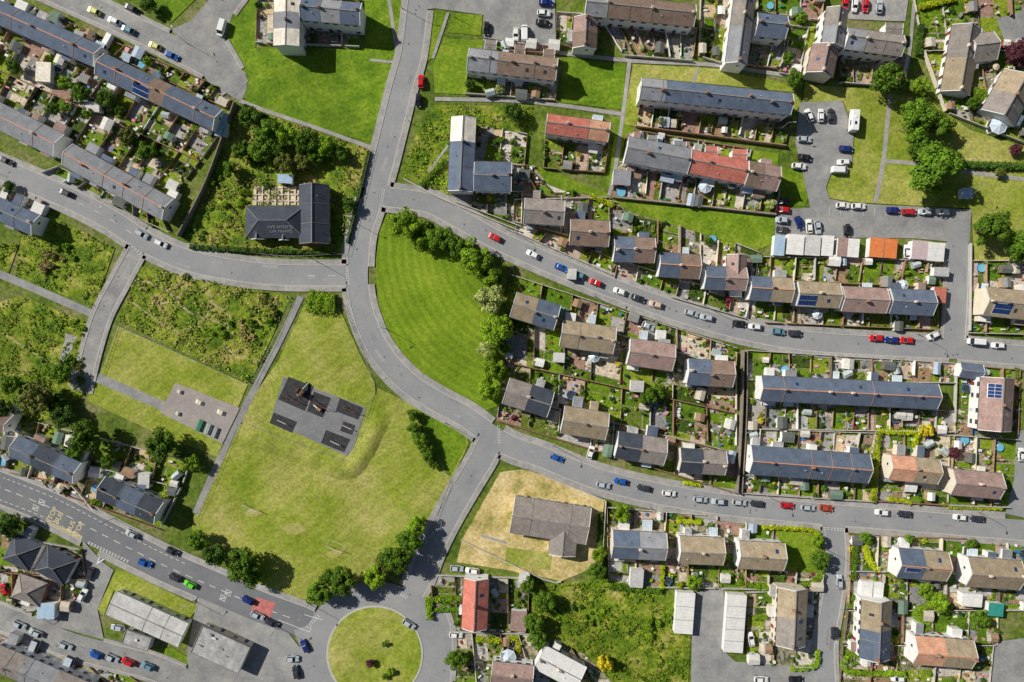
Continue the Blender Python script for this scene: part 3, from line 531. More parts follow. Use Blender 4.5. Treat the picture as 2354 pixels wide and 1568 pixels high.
TL=[(2045,185,42,'g'),(2118,200,24,'l'),(2112,268,44,'g'),(2162,285,34,'g'),(2108,318,28,'g'),(2150,392,60,'g'),(2108,345,26,'g'),(2192,372,34,'d'),(2280,525,46,'g'),(2345,568,38,'g'),(2342,122,34,'p'),(1828,180,24,'g'),(1812,130,17,'g'),(2336,342,15,'p'),(1840,40,16,'l'),(2300,395,14,'o'),(2240,235,18,'g'),
(928,515,42,'l'),(975,545,30,'l'),(1015,548,34,'g'),(1048,562,30,'g'),(1088,590,46,'l'),(1118,622,34,'l'),(1145,645,24,'g'),(1125,690,38,'w'),(1140,758,40,'l'),(1118,802,24,'w'),(1132,842,38,'l'),(1120,892,34,'l'),(1168,700,16,'g'),(1160,800,18,'g'),
(455,1245,27,'g'),(492,1275,30,'d'),(560,1297,40,'g'),(578,1325,30,'g'),(735,1362,34,'g'),(790,1332,38,'g'),(752,1330,22,'g'),(862,1325,32,'l'),(905,1282,38,'g'),(940,1242,34,'g'),(958,1205,28,'l'),(880,1300,25,'o'),
(135,858,28,'g'),(75,915,42,'o'),(28,885,26,'g'),(190,1000,42,'g'),(140,960,30,'d'),(365,1025,40,'g'),(440,1065,22,'l'),(8,942,26,'d'),(15,1208,32,'d'),(175,1040,22,'g'),(120,925,26,'d'),(250,1060,20,'g'),
(570,268,26,'g'),(612,300,34,'g'),(660,308,30,'l'),(702,322,34,'g'),(748,335,26,'l'),(782,352,20,'g'),(600,342,30,'g'),(555,345,24,'g'),(650,372,28,'o'),(800,468,20,'d'),(690,372,22,'o'),(530,390,20,'g'),(640,335,26,'g'),(720,358,22,'g'),
(185,215,24,'g'),(240,225,24,'g'),(295,315,26,'o'),(340,345,26,'g'),(318,330,18,'d'),(150,190,20,'l'),(270,250,14,'g'),(120,250,18,'g'),(200,260,16,'l'),(340,140,14,'l'),(60,300,14,'g'),(155,245,14,'g'),
(1050,1520,28,'g'),(1390,1525,22,'Y'),(1250,1385,26,'g'),(1228,1432,30,'g'),(1235,1470,24,'g'),(1372,1312,25,'g'),(1378,1275,20,'l'),(1430,1180,22,'l'),(1597,1338,20,'l'),(1886,1290,26,'g'),(1880,1245,18,'l'),(1990,1238,18,'g'),(1178,258,24,'d'),(2255,1420,24,'g'),(2232,1495,20,'g'),(2160,1385,26,'l'),(2130,1360,20,'l'),(2230,1250,14,'g'),(1215,1345,20,'g'),
(1490,915,24,'g'),(1520,900,18,'g'),(2130,990,18,'Y'),(2195,1040,16,'p'),(2090,1240,14,'g'),(1530,380,14,'g'),(1525,280,14,'o'),(1225,200,12,'l'),(1148,205,14,'w'),(1082,195,14,'d'),(850,1525,11,'p'),(895,1545,11,'l'),(885,1480,9,'g'),(885,1555,9,'g'),(70,70,18,'g'),(30,150,20,'g'),(20,430,16,'d'),(340,10,20,'d'),(1770,470,14,'w'),(1630,555,12,'g'),(1565,1345,10,'y')]
for t in TL: tree(*t)
def hedge(pts,wd,h,k='g',nm='hedge'):
    C=cr(pts,3.0); N=normals(C); L=len(C)*3*S; wm_=wd*S
    n=int(L*(wm_+2*h)*26); n=min(n,9000); idx=np.random.rand(n)*(len(C)-1); i0=idx.astype(int); f=(idx-i0)[:,None]; P=C[i0]*(1-f)+C[np.minimum(i0+1,len(C)-1)]*f
    wv=1+.18*np.sin(idx*1.3)+.12*np.sin(idx*3.1)
    off=np.random.uniform(-1,1,n); Q=P+N[i0]*(off*wv*wd/2)[:,None]; z=h*np.random.uniform(.85,1.08,n)*(1-.3*np.abs(off)**3)*(1+.12*np.sin(idx*.9)); sidem=np.random.rand(n)<.35; z=np.where(sidem,np.random.uniform(.1,h,n),z)
    Q=np.where(sidem[:,None],P+N[i0]*(np.sign(off)*wv*wd/2*np.random.uniform(.85,1.1,n))[:,None],Q)
    X=np.stack([(Q[:,0]-1177)*S,(784-Q[:,1])*S,z],1); Nn=np.random.normal(size=(n,3))*.5+np.array([0,0,1]); vs=quads(X,Nn,np.random.uniform(.2,.5,n))
    core=MB()
    for k2 in range(len(C)-1):
        a0,a1,b0,b1=[W(*q) for q in (C[k2]+N[k2]*wd*.38,C[k2+1]+N[k2+1]*wd*.38,C[k2]-N[k2]*wd*.38,C[k2+1]-N[k2+1]*wd*.38)]
        core.add([(*a0,0),(*a1,0),(*b1,0),(*b0,0),(*a0,h*.75),(*a1,h*.75),(*b1,h*.75),(*b0,h*.75)],[[4,5,6,7],[0,1,5,4],[2,3,7,6]]+([[0,4,7,3]] if k2==0 else [])+([[1,2,6,5]] if k2==len(C)-2 else []),LF[k])
    me=leafmesh('hedge',vs,LF[k],core); place(me,nm,(0,0,0))
HG=[([(710,690),(740,697),(772,697)],42,2.2,'l'),([(2016,990),(2008,1070),(2004,1150)],12,1.6,'y'),([(2016,990),(2060,993),(2102,997),(2098,1028)],9,1.4,'y'),([(2040,1145),(2090,1155)],9,1.2,'y'),
([(1985,1250),(1995,1285),(2015,1310)],12,1.5,'y'),([(1968,1230),(1960,1280),(1958,1330)],12,1.5,'g'),([(1695,1335),(1760,1350),(1850,1342),(1892,1318)],10,1.4,'l'),([(1522,1298),(1520,1350)],8,1.4,'y'),([(985,1370),(990,1420)],13,1.6,'l'),([(988,1375),(1060,1372)],12,1.5,'l'),([(1358,452),(1410,474)],10,1.4,'y'),
([(1095,1466),(1145,1470),(1190,1466),(1190,1500)],9,1.3,'y'),([(1940,1505),(1946,1540),(2078,1546)],11,1.5,'l'),([(1815,1535),(1870,1528),(1878,1492)],9,1.3,'l'),([(1555,1195),(1610,1200)],8,1.2,'y'),([(1380,1180),(1378,1260)],10,1.6,'d'),([(1400,1345),(1520,1355)],12,1.5,'g'),([(2110,1395),(2120,1445)],26,1.8,'l'),([(2130,1370),(2180,1400)],22,1.8,'l'),([(2005,1330),(2030,1345)],9,1.3,'l'),
([(1725,1105),(1780,1120)],7,1.2,'g'),([(1570,1108),(1610,1115)],6,1.2,'y'),([(2115,60),(2108,130)],10,1.6,'d'),([(2190,0),(2110,20)],12,1.5,'y'),([(2210,380),(2354,385)],13,1.8,'d'),([(2220,210),(2260,225)],20,1.8,'l'),([(440,568),(560,576),(760,582)],8,1.4,'d'),([(850,350),(800,560)],6,1.3,'d'),([(400,1100),(380,1150)],12,1.6,'y'),([(1750,1210),(1850,1215),(1880,1225)],7,1.3,'y'),([(1100,1395),(1000,1400)],8,1.3,'g'),
([(2175,1165),(2300,1168)],6,.9,'y'),([(1130,330),(1160,320)],9,1.3,'g'),([(970,430),(1025,370)],10,1.4,'g'),([(1760,1415),(1730,1418)],9,1.3,'l')]
for q in HG: hedge(*q)
for x,y,r in((950,955,17),(955,985,20),(965,1008,22),(978,1032,19),(985,1052,18),(998,1068,13)): tree(x,y,r,'g','bushy_tree')
def scrub(P,dens,mats,hmax=1.2,nm='overgrown_vegetation',size=.6):
    xs=[p[0] for p in P]; ys=[p[1] for p in P]; A=(max(xs)-min(xs))*(max(ys)-min(ys))*S*S; n=int(A*dens)
    X=np.random.uniform(min(xs),max(xs),n); Y=np.random.uniform(min(ys),max(ys),n)
    ph=np.random.rand(8)*6; wx=X+14*np.sin(Y*.05+ph[6])+8*np.sin(Y*.13+ph[7]); wy=Y+14*np.sin(X*.06+ph[7])+8*np.sin(X*.15+ph[6])
    F=np.sin(wx*.05+ph[0])*np.sin(wy*.06+ph[1])+.6*np.sin(wx*.11+wy*.09+ph[2])+.6*np.sin(wx*.17-wy*.14+ph[3])+.5*np.sin(wx*.31+wy*.27+ph[4])
    ok=np.array([inpoly(x,y,P) and not any(abs((x-h[0])*h[2]+(y-h[1])*h[3])<h[4]+4 and abs(-(x-h[0])*h[3]+(y-h[1])*h[2])<h[5]+4 for h in HOUSES) for x,y in zip(X,Y)]) & (F+np.random.normal(size=n)*.6>0)
    X,Y,F=X[ok],Y[ok],F[ok]; n=len(X); z=.17+np.random.uniform(.3,1,n)*np.clip(.15+F*.6,.06,hmax)
    Pn=np.stack([(X-1177)*S,(784-Y)*S,z],1); vs=quads(Pn,np.random.normal(size=(n,3))*.4+np.array([0,0,1]),np.random.uniform(.5,1.2,n)*size)
    me=leafmesh(nm,vs,LF[mats[0]])
    for m in mats[1:]: me.materials.append(LF[m])
    me.polygons.foreach_set('material_index',np.clip(((np.sin(wx[ok]*.045+ph[5])+np.sin(wy[ok]*.05+ph[2])+np.random.normal(size=n)*.6+1.6)/3.2*len(mats)),0,len(mats)-1).astype(int).tolist()); place(me,nm,(0,0,0))
for mt,nm,P in GR:
    if nm=='rough_grass': scrub(P,7,'glohloh' if P[0][0] in(282,555) else 'lgloll')
for P,n in(([(555,242),(855,345),(795,585),(430,560),(500,350)],60),([(282,715),(322,612),(670,682),(575,882)],40),([(60,498),(265,570),(218,705),(35,635)],20),([(-20,700),(50,680),(205,742),(190,900),(-20,990)],50),([(1230,1345),(1550,1370),(1588,1460),(1580,1568),(1340,1500)],20)):
    x0,x1=min(p[0] for p in P),max(p[0] for p in P); y0,y1=min(p[1] for p in P),max(p[1] for p in P)
    for _ in range(max(3,n//5)):
        cx,cy=random.uniform(x0,x1),random.uniform(y0,y1); kk=random.choice('gllodh')
        for _ in range(8):
            x,y=random.gauss(cx,14),random.gauss(cy,11)
            if inpoly(x,y,P) and not any(abs((x-h[0])*h[2]+(y-h[1])*h[3])<h[4]+8 and abs(-(x-h[0])*h[3]+(y-h[1])*h[2])<h[5]+8 for h in HOUSES): shrub(x,y,random.uniform(4,12),kk,'wild_bush')
# ---------------------------------------------------------------- gardens
def shedmesh(i):
    b=MB(); lx,ly=random.uniform(1.6,2.8),random.uniform(2.0,3.6); wd=random.choice(wood+[WL['w']]); rf=shedr[i%len(shedr)]
    b.box(0,0,0,lx,ly,1.9,wd)
    for sd in(-1,1):
        q=[(0,-ly/2-.1,2.3),(0,ly/2+.1,2.3),(sd*(lx/2+.12),ly/2+.1,1.88),(sd*(lx/2+.12),-ly/2-.1,1.88)]; t=[(p[0],p[1],p[2]+.07) for p in q]; b.hexa((q+t) if sd<0 else (q[::-1]+t[::-1]),rf)
    b.add([(-lx/2,-ly/2,1.9),(lx/2,-ly/2,1.9),(0,-ly/2,2.32)],[[0,1,2]],wd); b.add([(-lx/2,ly/2,1.9),(lx/2,ly/2,1.9),(0,ly/2,2.32)],[[2,1,0]],wd)
    b.box(0,-ly/2-.02,0.05,.8,.06,1.7,wood[2]); b.box(lx/2+.01,0,1.0,.04,.7,.5,glass); return b.mesh('garden_shed')
SHED=[shedmesh(i) for i in range(16)]
def misc():
    R={}
    def ring(r,h,c1,c2,legs):
        b=MB(); n=18
        b.cyl((0,0,h-.06),(0,0,h),r,r,c1,n); b.cyl((0,0,h-.05),(0,0,h+.03),r*.86,r*.86,c2,n)
        for k in range(legs): t=k*6.283/legs; b.cyl((r*.9*math.cos(t),r*.9*math.sin(t),0),(r*.9*math.cos(t),r*.9*math.sin(t),h+1.2),.03,.03,metal,4)
        return b
    blue=M('plastic_blue',[(0.03,0.15,0.45),(0.05,0.25,0.55)],1,rough=.4); water=M('pool_water',[(0.12,0.4,0.6),(0.2,0.5,0.65)],1,rough=.1)
    R['trampoline']=ring(1.4,.8,blue,black,6).mesh('trampoline')
    b=MB(); b.cyl((0,0,0),(0,0,.55),1.3,1.3,blue,20,False); b.cyl((0,0,.0),(0,0,.48),1.26,1.26,water,20); R['paddling_pool']=b.mesh('paddling_pool')
    b=MB(); b.cyl((0,0,0),(0,0,.7),.05,.05,metal,6); b.cyl((0,0,.7),(0,0,.75),.5,.5,wood[1],14)
    for k in range(4):
        t=k*1.57+.4; x,y=.9*math.cos(t),.9*math.sin(t); b.box(x,y,.4,.4,.4,.06,wood[3],a=t); b.box(x*1.2,y*1.2,.46,.06,.4,.45,wood[3],a=t); b.box(x,y,0,.3,.3,.4,metal,a=t)
    R['garden_table']=b.mesh('garden_table')
    b=MB(); b.cyl((0,0,0),(0,0,2.1),.03,.03,metal,5); pc=M('parasol_cloth',[(0.5,0.42,0.3),(0.6,0.5,0.36)],1); n=8
    b.add([(1.1*math.cos(k*6.283/n),1.1*math.sin(k*6.283/n),1.95) for k in range(n)]+[(0,0,2.4)],[[k,(k+1)%n,n] for k in range(n)],pc); R['parasol']=b.mesh('parasol')
    for nm,cc in(('wheelie_bin',(0.02,0.06,0.03)),('storage_box',(0.6,0.58,0.53))):
        b=MB(); mm=M(nm+'_plastic',[cc,V(cc,1.3)],1,rough=.5); b.box(0,0,.05,.6,.7,.95,mm); b.box(0,.02,1.0,.68,.8,.09,mm); b.cyl((-.3,.3,.1),(.3,.3,.1),.1,.1,tyre,8); R[nm]=b.mesh(nm)
    b=MB(); b.box(0,0,0,2.2,.9,.35,wood[1],top=MATS['planting_bed']); R['planter']=b.mesh('planter')
    b=MB()
    for x in(-.9,.9): b.cyl((x,0,0),(x,0,1.6),.03,.03,metal,4)
    for y in range(3): b.cyl((-.9,0,1.5-y*.4),(.9,0,1.5-y*.4),.015,.015,white,4); b.box(-.5+y*.45,0,.95,.35,.03,.55,random.choice([white,blue,doorm[0]]))
    R['washing_line']=b.mesh('washing_line')
    b=MB(); gh=M('greenhouse_glass',[(0.36,0.42,0.42),(0.48,0.54,0.54)],1,rough=.15); b.box(0,0,0,1.9,2.5,1.5,gh)
    b.hexa([(-.95,-1.25,1.5),(.95,-1.25,1.5),(.95,1.25,1.5),(-.95,1.25,1.5),(-.05,-1.25,2.1),(.05,-1.25,2.1),(.05,1.25,2.1),(-.05,1.25,2.1)],gh)
    for y in(-1.25,-.6,0,.6,1.25):
        for sd in(-1,1): b.cyl((sd*.95,y,1.5),(0,y,2.12),.03,.03,white,4)
    R['greenhouse']=b.mesh('greenhouse')
    b=MB(); b.box(0,0,.38,1.6,.5,.06,wood[1]); b.box(0,.25,.45,1.6,.06,.45,wood[1])
    for x in(-.7,.7): b.box(x,0,0,.08,.45,.38,wood[2])
    R['garden_bench']=b.mesh('garden_bench'); return R
MISC=misc(); MK=['garden_table','garden_table','garden_bench','wheelie_bin','wheelie_bin','storage_box','planter','planter','planter','washing_line','washing_line','greenhouse','storage_box','garden_bench']
PLC=[white,white,WL['c'],wood[0],wood[1],wood[3],metal,doorm[0],MATS['plastic_blue'],pot,gut,M('tarp_pale',[(0.7,0.68,0.64),(0.8,0.78,0.74)],1),M('plastic_green',[(0.03,0.18,0.08),(0.05,0.24,0.1)],1),M('plastic_pink',[(0.6,0.2,0.3),(0.65,0.3,0.35)],1),kerbm,kerbm]
GZ=[0]
def garden(P0,P1,P2,P3,n,green=.4,fence=True,shedp=.65,bush=6.5,big=1.0):
    P0,P1,P2,P3=[np.array(p,float) for p in(P0,P1,P2,P3)]
    GZ[0]+=1; zb=0.02+GZ[0]*0.0022
    def Q(u,v): return (P0*(1-u)+P1*u)*(1-v)+(P3*(1-u)+P2*u)*v
    b=MB(); b.poly([W(*p) for p in(P0,P1,P2,P3)],zb,gbase); cl=MB()
    dep=np.linalg.norm((P3+P2)/2-(P0+P1)/2)*S; wid=np.linalg.norm((P1+P2)/2-(P0+P3)/2)*S/n
    ax=P1-P0; ang=math.atan2(-ax[1],ax[0])
    us=[0]+[(i+random.uniform(-.18,.18))/n for i in range(1,n)]+[1]
    for i in range(n):
        u0,u1=us[i],us[i+1]; nz=max(1,int(round(dep/random.uniform(2.3,5.0)))); vs=sorted([0,1]+[random.uniform(.1,.9) for _ in range(nz-1)])
        for j in range(len(vs)-1):
            v0,v1=vs[j],vs[j+1]
            cuts=[u0,u1]
            if random.random()<.65: cuts=[u0,u0+(u1-u0)*random.uniform(.2,.8),u1]
            if random.random()<.25: cuts=sorted(cuts+[u0+(u1-u0)*random.uniform(.15,.85)])
            for c0,c1 in zip(cuts[:-1],cuts[1:]):
                r=random.random()
                kind='lawn' if r<green else random.choice(['patio','patio','patio','patio','gravel','deck','bed','bed'])
                e=.02; jx=lambda: random.uniform(-.015,.015)/n
                pts=[Q(c0+e/n+jx(),v0+.01),Q(c1-e/n+jx(),v0+.01),Q(c1-e/n+jx(),v1-.01),Q(c0+e/n+jx(),v1-.01)]
                if all(not blocked(*p,mar=-6) for p in pts) or not blocked(*Q((c0+c1)/2,(v0+v1)/2),mar=0):
                    b.poly([W(*p) for p in pts],zb+.0012,random.choice(GT[kind]))
        def rp(): return Q(u0+(u1-u0)*random.uniform(.08,.92),random.uniform(.05,.95))
        for _ in range(max(1,int(dep/11+.5))):
            if random.random()<shedp:
                p=Q(u0+(u1-u0)*random.choice([.22,.78]),random.choice([.12,.3,.75,.88]))
                if not blocked(*p,mar=9): place(random.choice(SHED),'garden_shed',(*W(*p),0),ang+random.choice([0,math.pi/2])+random.uniform(-.06,.06),random.uniform(.75,1.15))
        for _ in range(int(bush*wid*dep/60*random.uniform(.2,1.7))+1):
            e=random.random()
            p=Q(u0+(u1-u0)*random.choice([.07,.93,random.random()]),random.random()) if e<.75 else rp()
            if not blocked(*p,mar=3): shrub(p[0],p[1],random.choice([random.uniform(3,6),random.uniform(3,10)])*big,random.choice('ggdloogdylYpw' if random.random()<.5 else 'ggld'))
        for _ in range(int(wid*dep/50*random.uniform(.3,1.6))+1):
            p=rp()
            if not blocked(*p,mar=5):
                k=random.choice(MK)
                if random.random()<.06: k=random.choice(['trampoline','paddling_pool','parasol'])
                place(MISC[k],k,(*W(*p),.12),random.uniform(0,6.28),random.uniform(.85,1.1))
        for _ in range(int(wid*dep/(5.5+9*green)*random.uniform(.2,1.8))):
            p=rp()
            if not blocked(*p,mar=3):
                X,Y=W(*p); lx=random.uniform(.25,1.3); cl.box(X,Y,0,lx,random.uniform(.25,.9),zb+random.uniform(.15,.8),random.choice(PLC),a=ang+random.choice([0,0,random.random()*3]),taper=random.choice([0,0,.3]))
                if random.random()<.3: cl.box(X+lx*.5+.15,Y,0,.25,.3,zb+random.uniform(.2,.5),random.choice(PLC),a=ang)
    b.obj('garden_ground')
    if cl.v: cl.obj('garden_clutter')
    if fence:
        def fl(A,B,nm,mt,h,t):
            m=max(1,int(np.linalg.norm(B-A)/8)); f=MB()
            for k in range(m):
                p=A+(B-A)*k/m; q=A+(B-A)*(k+1)/m; mid=(p+q)/2
                if blocked(*mid,mar=-2) or random.random()<.04: continue
                X0,X1=W(*p),W(*q); Lk=math.hypot(X1[0]-X0[0],X1[1]-X0[1]); aa=math.atan2(X1[1]-X0[1],X1[0]-X0[0]); f.box((X0[0]+X1[0])/2,(X0[1]+X1[1])/2,0,Lk,t,h+random.uniform(-.03,.03),mt,a=aa)
                if t<.15: f.box(X0[0],X0[1],0,.12,.12,h+.1,mt,a=aa)
            if f.v: f.obj(nm)
        for i in range(0,n+1):
            wl=random.random()<.35; fl(Q(us[i],0),Q(min(1,max(0,us[i]+random.uniform(-.06,.06)/n)),random.uniform(.8,1)),'garden_wall' if wl else 'garden_fence',random.choice([WL['c'],kerbm,brickm,WL['w']]) if wl else random.choice(wood),random.uniform(.7,1.7),.2 if wl else .08)
        fl(P3,P2,'garden_wall',random.choice([kerbm,brickm,wood[3]]),1.3,.2)
        fl(P0,P1,'garden_wall',random.choice([kerbm,brickm,wood[3]]),1.0,.2)
GD=[((-20,52),(512,300),(462,372),(-60,135),12,.35),((-60,135),(462,372),(398,455),(-100,215),11,.4),((60,10),(545,218),(520,250),(40,25),13,.4),((140,385),(378,508),(392,535),(100,400),7,.5),((-20,400),(110,455),(90,490),(-20,440),3,.5),
((30,955),(440,1060),(420,1120),(10,1020),6,.6),((10,1020),(420,1120),(370,1215),(0,1080),6,.5),
((592,0),(828,0),(828,110),(590,100),5,.3),((1075,165),(1282,188),(1275,232),(1070,217),6,.3),((1110,95),(1280,108),(1280,125),(1075,115),5,.4),((1380,45),(1600,68),(1590,142),(1435,130),6,.2),((1280,30),(1382,38),(1370,118),(1276,105),3,.2),((1610,-20),(1700,-20),(1665,150),(1605,132),2,.4),((1735,80),(1812,90),(1790,162),(1718,150),2,.3),((1735,-20),(1890,-20),(1885,50),(1740,30),3,.5),((1805,60),(1895,70),(1862,185),(1790,170),2,.7),((1925,120),(2082,132),(2070,202),(1928,192),4,.5),
((1470,236),(1815,272),(1804,336),(1460,292),10,.35),((1253,305),(1398,330),(1388,398),(1248,388),3,.5),((1105,285),(1212,310),(1205,382),(1088,370),2,.1),((1035,435),(1200,442),(1198,522),(1040,462),4,.4),((1440,298),(1725,345),(1720,375),(1440,330),7,.3),((1415,372),(1790,436),(1780,492),(1405,452),10,.25),
((1180,378),(1240,385),(1400,455),(1182,460),4,.35),((1182,450),(1400,455),(1400,565),(1180,510),4,.4),((1400,462),(1562,502),(1562,600),(1400,562),3,.35),((1560,510),(1742,580),(1730,662),(1560,612),4,.35),((1725,590),(2182,600),(2172,662),(1722,642),9,.45),
((1195,512),(1420,600),(1405,632),(1180,532),4,.4),((1420,598),(1722,690),(1712,732),(1410,645),6,.35),((1720,690),(2152,718),(2152,758),(1716,740),8,.55),
((1175,632),(1692,800),(1690,850),(1165,690),8,.3),((1160,690),(1690,850),(1690,950),(1155,830),8,.35),((1155,830),(1690,950),(1690,1040),(1150,910),8,.35),((1150,905),(1690,1040),(1690,1132),(1140,965),8,.3),
((1712,805),(2200,835),(2196,880),(1712,872),10,.45),((1718,915),(2192,945),(2190,992),(1716,985),12,.4),((1708,985),(2010,995),(2002,1045),(1705,1035),7,.15),((1704,1090),(2010,1105),(2010,1152),(1700,1132),7,.6),((2010,990),(2190,1000),(2180,1160),(2010,1150),3,.45),((2180,1000),(2340,1010),(2325,1165),(2175,1160),3,.45),((2195,838),(2340,850),(2338,1010),(2190,1000),3,.4),
((1395,1165),(1905,1205),(1895,1270),(1395,1230),8,.5),((1395,1230),(1895,1270),(1885,1355),(1400,1345),8,.5),((1950,1230),(2370,1240),(2370,1320),(1950,1310),6,.5),((1950,1310),(2370,1320),(2370,1400),(1945,1400),6,.5),((1945,1400),(2290,1400),(2290,1480),(1935,1480),5,.5),((1935,1480),(2280,1480),(2270,1600),(1925,1600),5,.4),((1715,1360),(1892,1352),(1882,1530),(1715,1530),3,.35),
((990,1320),(1215,1328),(1215,1450),(1000,1440),4,.4),((1040,1450),(1345,1460),(1440,1600),(1040,1600),6,.3),
((2095,-20),(2400,-20),(2400,120),(2120,120),4,.6),((2120,120),(2400,120),(2400,350),(2170,260),4,.7),((2225,600),(2400,600),(2400,770),(2222,765),4,.3),
((-20,1222),(190,1262),(200,1330),(-20,1310),4,.4),((-20,1310),(200,1330),(200,1395),(-20,1405),4,.2),((-30,1455),(300,1530),(420,1600),(-30,1530),8,.3),((20,1085),(170,1115),(230,1180),(20,1100),4,.4),((-20,1000),(30,1010),(20,1075),(-20,1060),1,.5)]
for q in GD: garden(*q)
# ---------------------------------------------------------------- cars
CC={'w':(0.80,0.80,0.79),'s':(0.45,0.50,0.54),'k':(0.015,0.016,0.02),'d':(0.04,0.045,0.055),'r':(0.58,0.012,0.018),'b':(0.01,0.10,0.42),'n':(0.008,0.03,0.2),'t':(0.12,0.27,0.34),'y':(0.68,0.66,0.2),'g':(0.14,0.66,0.03),'o':(0.5,0.06,0.02),'e':(0.65,0.48,0.36),'p':(0.65,0.33,0.3),'m':(0.2,0.012,0.03)}
carglass=M('car_glass',[(0.012,0.015,0.02),(0.02,0.025,0.03)],1,rough=.08,spec=.7)
lampm=M('car_lamp',[(0.6,0.6,0.55),(0.7,0.7,0.66)],1,rough=.2); tail=M('car_tail_lamp',[(0.4,0.01,0.01),(0.5,0.02,0.02)],1)
CM={}
def carmesh(col,kind):
    if (col,kind) in CM: return CM[(col,kind)]
    pm=M('car_paint_'+col,[V(CC[col],.95),CC[col]],.5,rough=.25,spec=.5); b=MB()
    if kind=='car': st=[(-2.1,.55,.35,.72),(-2.02,.80,.28,.88),(-1.5,.88,.25,.93),(-.2,.90,.22,.92),(.95,.89,.24,.90),(1.65,.86,.26,.80),(2.0,.76,.28,.68),(2.12,.5,.35,.58)]; cb=(-1.85,1.0,.80,-1.35,.30,.62,.90,1.45)
    elif kind=='van': st=[(-2.5,.85,.35,1.1),(-2.45,.95,.3,1.2),(0,.97,.3,1.2),(1.6,.95,.3,1.15),(2.25,.88,.3,1.0),(2.45,.65,.35,.8)]; cb=(-2.45,1.85,.93,-2.38,1.15,.84,1.18,2.0)
    else: st=[(-3.4,1.05,.4,1.3),(-3.35,1.12,.35,1.4),(0,1.12,.35,1.4),(2.4,1.08,.35,1.3),(3.2,1.0,.35,1.1),(3.4,.8,.4,.9)]; cb=(-3.35,2.9,1.1,-3.3,2.5,1.06,1.35,2.9)
    vs=[]
    for x,hw,z0,z1 in st:
        vs+=[(x,-hw*.9,z0),(x,-hw,(z0+z1)/2),(x,-hw*.97,z1-.08),(x,-hw*.82,z1),(x,hw*.82,z1),(x,hw*.97,z1-.08),(x,hw,(z0+z1)/2),(x,hw*.9,z0)]
    fs=[]
    for i in range(len(st)-1):
        for j in range(8): a=i*8+j; a2=i*8+(j+1)%8; fs.append([a,a+8,a2+8,a2])
    fs+=[list(range(8)),list(range((len(st)-1)*8,len(st)*8))[::-1]]
    b.add(vs,fs,pm)
    x0,x1,w0,X0,X1,w1,z0,z1=cb
    lo=[(x0,-w0,z0-.02),(x1,-w0*.95,z0-.02),(x1,w0*.95,z0-.02),(x0,w0,z0-.02)]; hi=[(X0,-w1,z1-.05),(X1,-w1,z1-.05),(X1,w1,z1-.05),(X0,w1,z1-.05)]
    sm=carglass if kind=='car' else pm
    b.add(lo+hi,[[0,1,5,4],[2,3,7,6]],sm); b.add(lo+hi,[[1,2,6,5]],carglass); b.add(lo+hi,[[3,0,4,7]],carglass if kind=='car' else pm)
    b.add([(p[0],p[1],p[2]) for p in hi]+[(X0+.1,-w1+.08,z1),(X1-.1,-w1+.08,z1),(X1-.1,w1-.08,z1),(X0+.1,w1-.08,z1)],[[0,1,5,4],[1,2,6,5],[2,3,7,6],[3,0,4,7],[4,5,6,7]],pm)
    if kind=='car':
        for sd in(-1,1):
            b.cyl((x1,sd*w0*.94,z0),(X1,sd*w1,z1-.03),.045,.045,pm,4); b.cyl((x0,sd*w0,z0),(X0,sd*w1,z1-.03),.06,.06,pm,4); b.cyl(((x0+x1)/2,sd*w0*.99,z0),((X0+X1)/2,sd*w1,z1-.03),.04,.04,pm,4)
    if kind=='motorhome':
        b.box(-1.2,0,z1,.9,.6,.1,carglass); b.box(.6,0,z1,.7,.7,.12,frame); b.box(2.0,0,z1-.3,1.5,1.9,.32,pm)
        for sd in(-1,1): b.box(-1,sd*(w0+.0),1.7,1.4,.06,.5,carglass)
    xe=st[-1][0]; xs_=st[0][0]; hwf=st[-2][1]
    for sd in(-1,1):
        b.box(x1-.25,sd*(w0+.16),z0+.02,.14,.2,.13,pm); b.box(xe-.12,sd*(hwf-.16),.6,.18,.28,.12,lampm); b.box(xs_+.05,sd*(st[1][1]-.14),.7,.12,.24,.16,tail)
        for xx in(xs_+.75,xe-.8): b.cyl((xx,sd*(st[2][1]-.18),.32),(xx,sd*(st[2][1]+.02),.32),.32,.32,tyre,12); b.cyl((xx,sd*(st[2][1]+.0),.32),(xx,sd*(st[2][1]+.035),.32),.18,.18,metal,8)
    me=b.mesh('vehicle_'+kind); CM[(col,kind)]=me; return me
